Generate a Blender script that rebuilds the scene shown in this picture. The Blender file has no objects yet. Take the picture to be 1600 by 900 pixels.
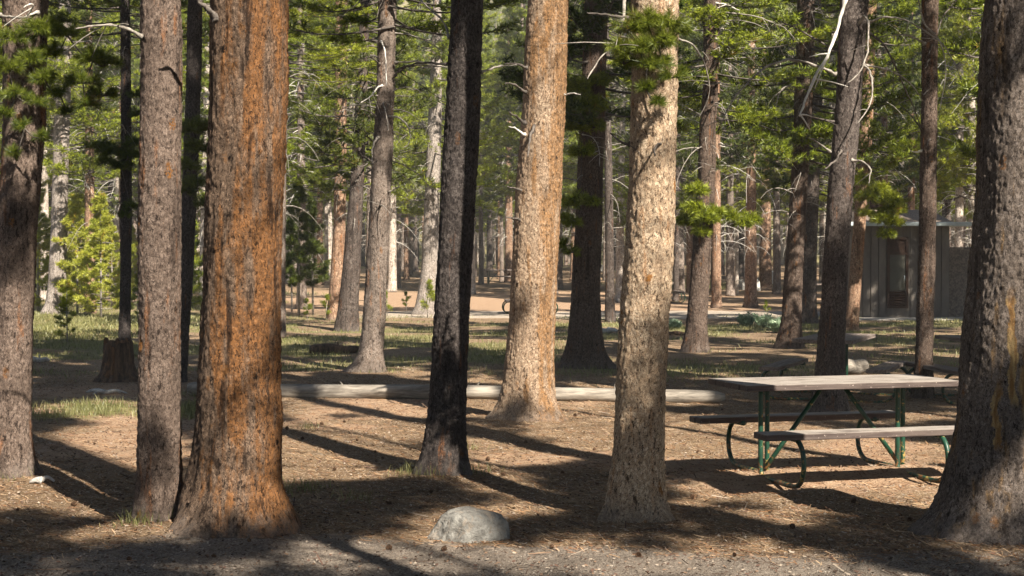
import bpy, math, random
import numpy as np
from mathutils import Vector, Matrix

# ------------------------------------------------------------------ camera, sky, sun, exposure
S = bpy.context.scene
COL = S.collection
CAMZ, F, YH = 1.73, 2500.0, 400.0
PITCH = math.atan(50.0 / F)
cam_d = bpy.data.cameras.new('camera'); cam = bpy.data.objects.new('camera', cam_d); COL.objects.link(cam)
cam.location = (0, 0, CAMZ); cam.rotation_euler = (math.pi / 2 - PITCH, 0, 0)
cam_d.sensor_width = 36; cam_d.lens = 36 * F / 1600; cam_d.clip_start = .1; cam_d.clip_end = 2000
S.camera = cam
SUN_EL = math.radians(42); SUN_H = (0.51, -0.86)
n_ = math.hypot(*SUN_H); SUN = np.array([SUN_H[0] / n_ * math.cos(SUN_EL), SUN_H[1] / n_ * math.cos(SUN_EL), math.sin(SUN_EL)])
world = bpy.data.worlds.new('World'); S.world = world; world.use_nodes = True
wn = world.node_tree.nodes; bg = wn['Background']
sky = wn.new('ShaderNodeTexSky'); sky.sky_type = 'NISHITA'; sky.sun_disc = False
sky.sun_elevation = SUN_EL; sky.sun_rotation = math.atan2(SUN_H[0], SUN_H[1])
sky.altitude = 1500; sky.dust_density = 1.2
world.node_tree.links.new(sky.outputs[0], bg.inputs[0]); bg.inputs[1].default_value = 0.05
sd = bpy.data.lights.new('sun', 'SUN'); sd.energy = 5.0; sd.angle = math.radians(0.53); sd.color = (1.0, .90, .76)
so = bpy.data.objects.new('sun', sd); COL.objects.link(so); so.location = (10, -10, 30)
so.rotation_euler = Vector(-SUN).to_track_quat('-Z', 'Y').to_euler()
S.view_settings.view_transform = 'Standard'; S.view_settings.look = 'None'
S.view_settings.exposure = 1.62; S.view_settings.gamma = 1; S.view_settings.use_curve_mapping = False
S.render.engine = 'CYCLES'
S.cycles.max_bounces = 6; S.cycles.diffuse_bounces = 3; S.cycles.transmission_bounces = 3
S.cycles.transparent_max_bounces = 8; S.cycles.volume_bounces = 0
S.cycles.use_denoising = True
HAZE = 0.0008
S.cycles.sample_clamp_indirect = 4

# ------------------------------------------------------------------ pixel helpers (1600 x 900 photo)
cp, sp = math.cos(PITCH), math.sin(PITCH)
def ray(px, py):
    u = -(py - 450.0) / F
    return np.array([(px - 800.0) / F, cp + sp * u, -sp + cp * u])
def at(px, py, Y):
    d = ray(px, py); t = Y / d[1]
    return np.array([d[0] * t, Y, CAMZ + d[2] * t])
def gnd(px, py, z=0.0):
    d = ray(px, py); t = (z - CAMZ) / d[2]
    return np.array([d[0] * t, d[1] * t, z])
def screen(p):
    p = np.asarray(p, float); y = p[..., 1]; z = p[..., 2] - CAMZ
    f = cp * y - sp * z; u = sp * y + cp * z
    f = np.where(f < .05, .05, f)
    return 800 + F * p[..., 0] / f, 450 - F * u / f

# ------------------------------------------------------------------ numpy noise
def _h(ix, iy, iz, s):
    with np.errstate(over='ignore'):
        n = (ix.astype(np.int64) * 374761393 + iy.astype(np.int64) * 668265263 + iz.astype(np.int64) * 2147483647 + s * 974711) & 0xFFFFFFFF
        n = ((n ^ (n >> 13)) * 1274126177) & 0xFFFFFFFF
        n = ((n ^ (n >> 16)) * 2246822519) & 0xFFFFFFFF
        n = n ^ (n >> 15)
    return (n & 0xFFFFFF) / float(0xFFFFFF)
def vnoise(p, s=0):
    i = np.floor(p); f = p - i; f = f * f * (3 - 2 * f); i = i.astype(np.int64)
    r = 0
    for a in (0, 1):
        for b in (0, 1):
            for c in (0, 1):
                w = (f[:, 0] if a else 1 - f[:, 0]) * (f[:, 1] if b else 1 - f[:, 1]) * (f[:, 2] if c else 1 - f[:, 2])
                r = r + w * _h(i[:, 0] + a, i[:, 1] + b, i[:, 2] + c, s)
    return r * 2 - 1
def fbm(p, s=0, o=3):
    r = 0; a = 1; t = 0
    for k in range(o):
        r = r + a * vnoise(p * 2 ** k, s + k * 17); t += a; a *= .5
    return r / t
def cells(p, s=0):
    i0 = np.floor(p).astype(np.int64); best = np.full(len(p), 9.0); rnd = np.zeros(len(p))
    for a in (-1, 0, 1):
        for b in (-1, 0, 1):
            for c in (-1, 0, 1):
                q = i0 + (a, b, c)
                hx = _h(q[:, 0], q[:, 1], q[:, 2], s); hy = _h(q[:, 0], q[:, 1], q[:, 2], s + 5); hz = _h(q[:, 0], q[:, 1], q[:, 2], s + 9)
                d = np.sqrt((q[:, 0] + hx - p[:, 0]) ** 2 + (q[:, 1] + hy - p[:, 1]) ** 2 + (q[:, 2] + hz - p[:, 2]) ** 2)
                m = d < best; best = np.where(m, d, best); rnd = np.where(m, hx * .5 + hz * .5, rnd)
    return best, rnd
def n2(x, y, sc, s=0, o=3):
    x = np.atleast_1d(np.asarray(x, float)); y = np.atleast_1d(np.asarray(y, float))
    return fbm(np.stack([x.ravel() * sc, y.ravel() * sc, np.full(x.size, .37)], 1), s, o).reshape(x.shape)

# ------------------------------------------------------------------ mesh builder
class MB:
    def __init__(s): s.v = []; s.f = []; s.n = 0
    def add(s, v, *faces):
        v = np.asarray(v, float).reshape(-1, 3)
        for f in faces:
            f = np.asarray(f, dtype=np.int64)
            if f.size: s.f.append(f + s.n)
        s.v.append(v); s.n += len(v)
    def build(s, name, mat, parent=None, smooth=True, loc=None):
        V = np.concatenate(s.v); me = bpy.data.meshes.new(name)
        me.vertices.add(len(V)); me.vertices.foreach_set('co', V.astype(np.float32).ravel())
        li = np.concatenate([f.ravel() for f in s.f]); ks = np.concatenate([np.full(len(f), f.shape[1]) for f in s.f])
        me.loops.add(len(li)); me.loops.foreach_set('vertex_index', li.astype(np.int32))
        st = np.concatenate([[0], np.cumsum(ks)[:-1]]); me.polygons.add(len(ks))
        me.polygons.foreach_set('loop_start', st.astype(np.int32))
        me.polygons.foreach_set('use_smooth', np.full(len(ks), smooth))
        me.update(calc_edges=True); me.validate()
        me.materials.append(mat)
        o = bpy.data.objects.new(name, me); COL.objects.link(o)
        if parent: o.parent = parent
        if loc is not None: o.location = loc
        return o
    def box(s, c, d, R=None, bev=0.0):
        c = np.asarray(c, float); h = np.asarray(d, float) / 2
        if bev <= 0:
            v = np.array([[x, y, z] for x in (-1, 1) for y in (-1, 1) for z in (-1, 1)]) * h
            f = [[0, 1, 3, 2], [4, 6, 7, 5], [0, 4, 5, 1], [2, 3, 7, 6], [0, 2, 6, 4], [1, 5, 7, 3]]
            if R is not None: v = v @ np.asarray(R).T
            s.add(v + c, f); return
        vs = []; idx = {}
        for x in (-1, 1):
            for y in (-1, 1):
                for z in (-1, 1):
                    for ax in range(3):
                        p = np.array([x, y, z]) * (h - bev); p[ax] = (x, y, z)[ax] * h[ax]
                        idx[(x, y, z, ax)] = len(vs); vs.append(p)
        q = []; t = []
        for ax in range(3):
            o1, o2 = [(1, 2), (2, 0), (0, 1)][ax]
            for sg in (-1, 1):
                r = []
                for a, b in ((-1, -1), (1, -1), (1, 1), (-1, 1)):
                    k = [0, 0, 0]; k[ax] = sg; k[o1] = a; k[o2] = b; r.append(idx[(k[0], k[1], k[2], ax)])
                q.append(r if sg > 0 else r[::-1])
            for a in (-1, 1):
                for b in (-1, 1):
                    def K(c, axn):
                        k = [0, 0, 0]; k[ax] = c; k[o1] = a; k[o2] = b; return idx[(k[0], k[1], k[2], axn)]
                    r = [K(-1, o1), K(1, o1), K(1, o2), K(-1, o2)]
                    q.append(r if a * b < 0 else r[::-1])
        for x in (-1, 1):
            for y in (-1, 1):
                for z in (-1, 1):
                    r = [idx[(x, y, z, k)] for k in range(3)]; t.append(r if x * y * z > 0 else r[::-1])
        v = np.array(vs)
        if R is not None: v = v @ np.asarray(R).T
        s.add(v + c, q, t)
    def tube(s, pts, rad, k=6, cap=True):
        P = np.asarray(pts, float); n = len(P); rad = np.broadcast_to(np.asarray(rad, float), (n,))
        T = np.gradient(P, axis=0); T /= np.linalg.norm(T, axis=1)[:, None] + 1e-9
        a = np.array([0, 0, 1.0]) if abs(T[0, 2]) < .8 else np.array([1.0, 0, 0])
        N = np.cross(T[0], a); N /= np.linalg.norm(N); th = np.arange(k) * 2 * math.pi / k; V = []
        for i in range(n):
            N = N - T[i] * np.dot(N, T[i]); N /= np.linalg.norm(N) + 1e-9; B = np.cross(T[i], N)
            V.append(P[i] + rad[i] * (np.cos(th)[:, None] * N + np.sin(th)[:, None] * B))
        i, j = np.meshgrid(np.arange(n - 1), np.arange(k), indexing='ij'); j2 = (j + 1) % k
        q = np.stack([i * k + j, i * k + j2, (i + 1) * k + j2, (i + 1) * k + j], -1).reshape(-1, 4)
        fs = [q]
        V = np.concatenate(V)
        if cap:
            V = np.concatenate([V, P[:1], P[-1:]]); c0, c1 = n * k, n * k + 1
            jj = np.arange(k); j2 = (jj + 1) % k
            fs.append(np.concatenate([np.stack([np.full(k, c0), j2, jj], 1), np.stack([np.full(k, c1), (n - 1) * k + jj, (n - 1) * k + j2], 1)]))
        s.add(V, *fs)

def spline(pts, n):
    P = np.asarray(pts, float); m = len(P); t = np.linspace(0, m - 1, n); out = []
    for x in t:
        i = min(int(x), m - 2); f = x - i
        p0, p1, p2, p3 = P[max(i - 1, 0)], P[i], P[i + 1], P[min(i + 2, m - 1)]
        out.append(.5 * (2 * p1 + (p2 - p0) * f + (2 * p0 - 5 * p1 + 4 * p2 - p3) * f * f + (3 * p1 - p0 - 3 * p2 + p3) * f ** 3))
    return np.array(out)

# ------------------------------------------------------------------ tagging
def tag(o, label=None, cat=None, group=None, kind=None):
    if label: o['label'] = label
    if cat: o['category'] = cat
    if group: o['group'] = group
    if kind: o['kind'] = kind
    return o
def thing(name, label, cat, loc=(0, 0, 0), rz=0, group=None):
    o = bpy.data.objects.new(name, None); o.empty_display_size = .2; COL.objects.link(o)
    o.location = loc; o.rotation_euler = (0, 0, rz)
    return tag(o, label, cat, group)
def copy_tree(o, parent=None):
    c = o.copy(); COL.objects.link(c)
    if parent: c.parent = parent
    for ch in list(o.children): copy_tree(ch, c)
    return c

# ------------------------------------------------------------------ materials
class NT:
    def __init__(s, name):
        m = bpy.data.materials.new(name); m.use_nodes = True; s.m = m; s.t = m.node_tree; s.n = s.t.nodes
        s.n.clear(); s.out = s.n.new('ShaderNodeOutputMaterial')
    def new(s, t, **k):
        n = s.n.new(t)
        for a, b in k.items(): setattr(n, a, b)
        return n
    def L(s, a, b): s.t.links.new(a, b)
    def set(s, sock, v):
        if hasattr(v, 'is_output'): s.L(v, sock)
        elif isinstance(v, (tuple, list)) and len(v) == 3 and sock.type == 'RGBA': sock.default_value = (*v, 1)
        else: sock.default_value = v
    def coord(s, kind='Object'): return s.new('ShaderNodeTexCoord').outputs[kind]
    def map(s, v, sc=(1, 1, 1), loc=(0, 0, 0)):
        n = s.new('ShaderNodeMapping'); s.L(v, n.inputs[0]); n.inputs['Scale'].default_value = sc; n.inputs['Location'].default_value = loc; return n.outputs[0]
    def noise(s, v, sc, det=4, rough=.55, dist=0):
        n = s.new('ShaderNodeTexNoise'); s.L(v, n.inputs['Vector']); n.inputs['Scale'].default_value = sc; n.inputs['Detail'].default_value = det
        n.inputs['Roughness'].default_value = rough; n.inputs['Distortion'].default_value = dist; return n.outputs['Fac']
    def vor(s, v, sc, feat='F1'):
        n = s.new('ShaderNodeTexVoronoi', feature=feat); s.L(v, n.inputs['Vector']); n.inputs['Scale'].default_value = sc; return n
    def rng(s, v, a, b, c=0, d=1, smooth=True):
        n = s.new('ShaderNodeMapRange'); n.interpolation_type = 'SMOOTHSTEP' if smooth else 'LINEAR'
        s.set(n.inputs[0], v); n.inputs[1].default_value = a; n.inputs[2].default_value = b; n.inputs[3].default_value = c; n.inputs[4].default_value = d; return n.outputs[0]
    def mix(s, f, a, b):
        n = s.new('ShaderNodeMix', data_type='RGBA'); s.set(n.inputs[0], f); s.set(n.inputs[6], a); s.set(n.inputs[7], b); return n.outputs[2]
    def math(s, op, a, b=0.0):
        n = s.new('ShaderNodeMath', operation=op); s.set(n.inputs[0], a); s.set(n.inputs[1], b); return n.outputs[0]
    def sep(s, v): n = s.new('ShaderNodeSeparateXYZ'); s.L(v, n.inputs[0]); return n.outputs
    def sepc(s, v): n = s.new('ShaderNodeSeparateColor'); s.L(v, n.inputs[0]); return n.outputs
    def bump(s, h, st, dist, prev=None):
        n = s.new('ShaderNodeBump'); s.L(h, n.inputs['Height']); n.inputs['Strength'].default_value = st; n.inputs['Distance'].default_value = dist
        if prev is not None: s.L(prev, n.inputs['Normal'])
        return n.outputs[0]
    def done(s, col, rough=.85, nrm=None, spec=.2, metal=0):
        b = s.new('ShaderNodeBsdfPrincipled'); s.set(b.inputs['Base Color'], col); s.set(b.inputs['Roughness'], rough)
        b.inputs['Specular IOR Level'].default_value = spec; b.inputs['Metallic'].default_value = metal
        if nrm is not None: s.L(nrm, b.inputs['Normal'])
        s.L(b.outputs[0], s.out.inputs[0]); return s.m

def bark(name, dark, mid, light, orange=(.34, .13, .035), amt=.2, side=None, sc=80, resin=.5, streak=.5, seed=0, grow=1.0, scar=None):
    m = NT(name); c = m.coord(); c = m.map(c, (1, 1, 1), (seed * 3.1, seed * 1.7, seed * 2.3))
    wob = m.new('ShaderNodeTexNoise'); m.L(c, wob.inputs['Vector']); wob.inputs['Scale'].default_value = sc * .7; wob.inputs['Detail'].default_value = 2
    va = m.new('ShaderNodeVectorMath', operation='SCALE'); m.L(wob.outputs['Color'], va.inputs[0]); va.inputs[3].default_value = 2.0 / sc
    vb = m.new('ShaderNodeVectorMath', operation='ADD'); m.L(c, vb.inputs[0]); m.L(va.outputs[0], vb.inputs[1]); cw = vb.outputs[0]
    v1 = m.vor(m.map(cw, (1, 1, .5)), sc); cr = m.sepc(v1.outputs['Color'])
    ed = m.vor(m.map(cw, (1, 1, .5)), sc, 'DISTANCE_TO_EDGE').outputs['Distance']
    v2 = m.vor(m.map(cw, (1, 1, .6)), sc * 2.3); cr2 = m.sepc(v2.outputs['Color'])
    big = m.noise(c, 2.6, 5, .6); fine = m.noise(c, sc * 2.2, 4, .7)
    col = m.mix(m.rng(cr[0], .15, .95), mid, light)
    col = m.mix(m.rng(cr2[1], .55, .95, 0, .55), col, dark)
    col = m.mix(m.rng(big, .4, .62, 0, .5), col, tuple(x * .62 for x in mid))
    # orange under-bark where plates have fallen
    st = m.noise(m.map(c, (1, 1, .13)), 11, 5, .6)
    if side is not None:
        xyz = m.sep(m.coord()); dp = m.math('ADD', m.math('MULTIPLY', xyz[0], side[0]), m.math('MULTIPLY', xyz[1], side[1]))
        st2 = m.math('ADD', st, m.math('MULTIPLY', dp, side[2]))
    else: st2 = st
    om = m.rng(st2, .62 - amt * .25, .70 - amt * .1)
    om = m.math('MULTIPLY', om, m.rng(fine, .3, .5, .45, 1))
    ocol = m.mix(m.rng(cr[1], .1, .9), orange, tuple(x * .5 for x in orange))
    col = m.mix(m.math('MULTIPLY', om, min(1, .35 + amt)), col, ocol)
    # cracks between plates and long fissures
    col = m.mix(m.math('MULTIPLY', m.rng(ed, .0, .10, .8, 0), m.rng(fine, .42, .56)), col, dark)
    fis = m.noise(m.map(c, (1, 1, .09), (4, 1, 7)), 17, 4, .55)
    col = m.mix(m.math('MULTIPLY', m.rng(fis, .56, .64), streak), col, tuple(x * .7 for x in dark))
    sp_ = m.noise(m.map(c, (1, 1, .38)), 30 * grow, 5, .75)
    col = m.mix(m.rng(sp_, .585, .63, 0, .85), col, tuple(x * .5 for x in dark))
    sp2 = m.noise(m.map(c, (1, 1, .5), (5, 1, 3)), 60 * grow * min(1, sc / 60), 3, .8)
    col = m.mix(m.rng(sp2, .57, .61, 0, .8), col, tuple(x * .6 for x in dark)); col = m.mix(m.rng(sp2, .40, .34, 0, .35), col, tuple(min(1, x * 1.35) for x in light))
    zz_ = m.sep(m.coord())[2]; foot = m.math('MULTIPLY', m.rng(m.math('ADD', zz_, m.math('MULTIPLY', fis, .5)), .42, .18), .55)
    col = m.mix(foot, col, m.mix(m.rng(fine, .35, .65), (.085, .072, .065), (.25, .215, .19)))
    if resin > 0:
        rmask = m.rng(m.noise(c, 34, 4, .8), .44, .52)
        rv = m.vor(m.map(cw, (1, 1, .5), (3, 5, 8)), 7.5)
        rr = m.math('MULTIPLY', m.rng(rv.outputs['Distance'], .14, .24, 1, 0), m.math('MULTIPLY', rmask, m.rng(m.sepc(rv.outputs['Color'])[2], .62, .66)))
        col = m.mix(m.math('MULTIPLY', rr, resin), col, (.24, .10, .02))
        rv = m.vor(m.map(cw, (1, 1, .6), (13, 2, 1)), 9)
        rr = m.math('MULTIPLY', m.rng(rv.outputs['Distance'], .10, .2, 1, 0), m.math('MULTIPLY', rmask, m.rng(m.sepc(rv.outputs['Color'])[1], .7, .74)))
        col = m.mix(rr, col, tuple(x * .35 for x in dark))
    if scar:
        X_, Y_, Z_ = m.sep(m.coord()); wv = m.math('MULTIPLY', m.math('SUBTRACT', m.noise(m.map(m.coord(), (1, 1, .5)), 7, 5, .7), .5), .16)
        for (sx, wx, za, zb) in scar:
            mk = m.math('MULTIPLY', m.rng(m.math('ABSOLUTE', m.math('ADD', m.math('SUBTRACT', X_, sx), wv)), wx, wx * .6), m.math('MULTIPLY', m.rng(Y_, -.02, -.06), m.math('MULTIPLY', m.rng(m.math('ADD', Z_, wv), za, za + .08), m.rng(m.math('ADD', Z_, wv), zb, zb - .12))))
            wood = m.mix(m.rng(m.noise(m.map(m.coord(), (1, 1, .1)), 30, 4, .6), .4, .6), (.24, .13, .045), (.42, .30, .14)); wood = m.mix(m.rng(fine, .5, .62, 0, .5), wood, dark); col = m.mix(m.math('MULTIPLY', mk, .9), col, wood)
    b = m.bump(m.noise(c, 7, 4, .6), .5, .03)
    b = m.bump(m.rng(ed, 0, .3), .35, .006, b)
    b = m.bump(m.math('MULTIPLY', cr[2], 1.0), .5, .005, b)
    b = m.bump(m.noise(m.map(c, (1, 1, .45)), sc * .8, 6, .8), 1.0, .014, b)
    b = m.bump(cr2[0], .7, .006, b)
    b = m.bump(m.math('MULTIPLY', m.rng(sp_, .55, .63), -1.0), .6, .01, b)
    b = m.bump(fine, .6, .006, b)
    return m.done(col, .92, b, .12)

GREY = ((.055, .043, .038), (.21, .165, .135), (.33, .275, .235))
TAN = ((.10, .065, .045), (.52, .375, .25), (.74, .59, .43))
DARK = ((.018, .015, .015), (.062, .052, .049), (.135, .116, .107))
M = {}
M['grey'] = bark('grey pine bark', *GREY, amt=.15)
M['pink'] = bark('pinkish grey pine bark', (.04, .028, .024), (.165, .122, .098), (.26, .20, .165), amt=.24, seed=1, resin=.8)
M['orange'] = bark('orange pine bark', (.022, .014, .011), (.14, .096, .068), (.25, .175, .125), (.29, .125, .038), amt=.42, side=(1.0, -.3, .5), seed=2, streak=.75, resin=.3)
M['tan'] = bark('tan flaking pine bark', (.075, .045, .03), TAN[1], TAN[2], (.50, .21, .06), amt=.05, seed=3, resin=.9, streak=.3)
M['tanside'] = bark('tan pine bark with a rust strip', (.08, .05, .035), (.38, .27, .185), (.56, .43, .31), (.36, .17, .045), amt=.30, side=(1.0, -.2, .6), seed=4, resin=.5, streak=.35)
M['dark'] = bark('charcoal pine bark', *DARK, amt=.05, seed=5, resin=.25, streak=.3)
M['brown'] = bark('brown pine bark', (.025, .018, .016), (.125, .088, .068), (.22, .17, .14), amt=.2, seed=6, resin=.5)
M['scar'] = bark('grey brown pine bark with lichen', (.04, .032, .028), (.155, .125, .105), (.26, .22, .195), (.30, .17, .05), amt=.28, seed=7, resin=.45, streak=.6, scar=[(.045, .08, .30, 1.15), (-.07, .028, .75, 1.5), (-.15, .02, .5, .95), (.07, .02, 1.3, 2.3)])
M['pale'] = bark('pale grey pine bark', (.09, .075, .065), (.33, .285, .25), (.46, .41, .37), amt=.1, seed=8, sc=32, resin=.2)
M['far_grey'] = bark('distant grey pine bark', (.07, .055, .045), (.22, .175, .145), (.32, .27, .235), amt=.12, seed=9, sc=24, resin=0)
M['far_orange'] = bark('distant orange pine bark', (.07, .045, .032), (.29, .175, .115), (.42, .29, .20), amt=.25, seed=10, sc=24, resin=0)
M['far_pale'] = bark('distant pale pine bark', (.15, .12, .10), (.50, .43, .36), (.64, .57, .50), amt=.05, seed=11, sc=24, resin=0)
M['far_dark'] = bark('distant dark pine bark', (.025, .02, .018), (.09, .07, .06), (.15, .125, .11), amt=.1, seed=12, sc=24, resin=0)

def needles(name, a, b, c=None, cf=.04, trans=.33):
    m = NT(name); g = m.new('ShaderNodeNewGeometry'); r = g.outputs['Random Per Island']
    nz = m.noise(m.coord(), 1.6, 3); col = m.mix(m.rng(m.math('ADD', m.math('MULTIPLY', r, .45), m.math('MULTIPLY', nz, .75)), .35, .8), a, b)
    if c: 
        n3 = m.noise(m.map(m.coord(), (1, 1, 1), (9, 9, 9)), 2.3, 2)
        col = m.mix(m.math('MULTIPLY', m.rng(n3, .62, .68), m.rng(r, 1 - cf * 10, 1)), col, c)
    oi = m.new('ShaderNodeObjectInfo')
    hs = m.new('ShaderNodeHueSaturation'); m.L(col, hs.inputs['Color']); m.set(hs.inputs['Value'], m.rng(oi.outputs['Random'], 0, 1, .75, 1.25, False))
    m.set(hs.inputs['Hue'], m.rng(oi.outputs['Random'], 0, 1, .515, .49, False)); col = hs.outputs[0]
    d = m.new('ShaderNodeBsdfDiffuse'); m.L(col, d.inputs[0]); t = m.new('ShaderNodeBsdfTranslucent'); m.L(col, t.inputs[0])
    gl = m.new('ShaderNodeBsdfGlossy'); gl.inputs['Roughness'].default_value = .45; gl.inputs[0].default_value = (.8, .85, .8, 1)
    x = m.new('ShaderNodeMixShader'); x.inputs[0].default_value = trans; m.L(d.outputs[0], x.inputs[1]); m.L(t.outputs[0], x.inputs[2])
    y = m.new('ShaderNodeMixShader'); y.inputs[0].default_value = .035; m.L(x.outputs[0], y.inputs[1]); m.L(gl.outputs[0], y.inputs[2])
    m.L(y.outputs[0], m.out.inputs[0]); return m.m
M['needle'] = needles('pine needles', (.055, .08, .006), (.31, .355, .026), (.30, .14, .04))
M['needle_dark'] = needles('dark pine needles', (.024, .04, .007), (.11, .14, .016), (.25, .12, .03))
M['needle_yellow'] = needles('yellow green needles', (.22, .26, .025), (.42, .42, .06), (.48, .22, .05), .08)
M['needle_near'] = needles('glossy green pine needles', (.035, .065, .010), (.17, .20, .022), (.36, .16, .04), .05)
M['grass'] = needles('grass blades', (.11, .115, .035), (.27, .26, .11), (.40, .31, .16), .1, .3)
M['herb'] = needles('sage green leaves', (.22, .31, .20), (.40, .50, .34), None, 0, .3)
def simple(name, a, b, sc=12, rough=.8, bump=.3, bd=.01, stretch=(1, 1, 1), spec=.2, metal=0, det=5):
    m = NT(name); c = m.map(m.coord(), stretch); n = m.noise(c, sc, det, .6); n2_ = m.noise(c, sc * 4.3, 4, .7)
    col = m.mix(m.rng(m.math('ADD', m.math('MULTIPLY', n, .6), m.math('MULTIPLY', n2_, .4)), .36, .64), a, b)
    return m.done(col, rough, m.bump(n2_, bump, bd), spec, metal)
M['twig'] = simple('weathered grey deadwood', (.13, .115, .10), (.36, .33, .29), 20, .8)
M['twig_dark'] = simple('dark dead twigs', (.05, .043, .038), (.15, .13, .115), 20, .85)
M['twig_white'] = simple('bleached white deadwood', (.42, .40, .36), (.68, .65, .60), 30, .7)

# ------------------------------------------------------------------ ground
TAB = dict(c=(2.55, 12.69), a=math.radians(15.5))
def table_frame(x, y):
    ca, sa = math.cos(TAB['a']), math.sin(TAB['a']); dx, dy = x - TAB['c'][0], y - TAB['c'][1]
    return dx * ca + dy * sa, -dx * sa + dy * ca
MOUNDS = []
def gz(x, y):
    x = np.asarray(x, float); y = np.asarray(y, float); sh = np.broadcast(x, y).shape
    x = np.broadcast_to(x, sh).ravel(); y = np.broadcast_to(y, sh).ravel()
    d = np.hypot(x, y - 12); near = np.clip(1.6 - d / 12, 0, 1)
    z = .045 * n2(x, y, .35, 3, 2) + near * (0.020 * n2(x, y, 1.9, 5, 3) + .009 * n2(x, y, 11, 6, 2) + .004 * n2(x, y, 38, 7, 2))
    for (mx, my, mh, mr) in MOUNDS:
        z = z + mh * np.exp(-((x - mx) ** 2 + (y - my) ** 2) / mr ** 2)
    u, v = table_frame(x, y)
    w = np.exp(-(np.clip(np.abs(u) - .95, 0, 9) / .35) ** 2)
    z = z + w * (.045 * np.exp(-(v / .28) ** 2) - .035 * np.exp(-((v - .62) / .28) ** 2) - .035 * np.exp(-((v + .58) / .25) ** 2)
                 + .04 * np.exp(-((v + 1.05) / .25) ** 2)) * (1 + .5 * n2(x, y, 1.7, 40, 2))
    t = np.clip((y - 60) / 70, 0, 1); z = z + 1.0 * t * t * (3 - 2 * t)
    t = np.clip((y - 140) / 160, 0, 1); z = z + 55 * t * t * (3 - 2 * t)
    t = np.clip((np.abs(x) - 90) / 200, 0, 1); z = z + 20 * t * t
    return z.reshape(sh)
def on(x, y): return float(gz(x, y))

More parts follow.
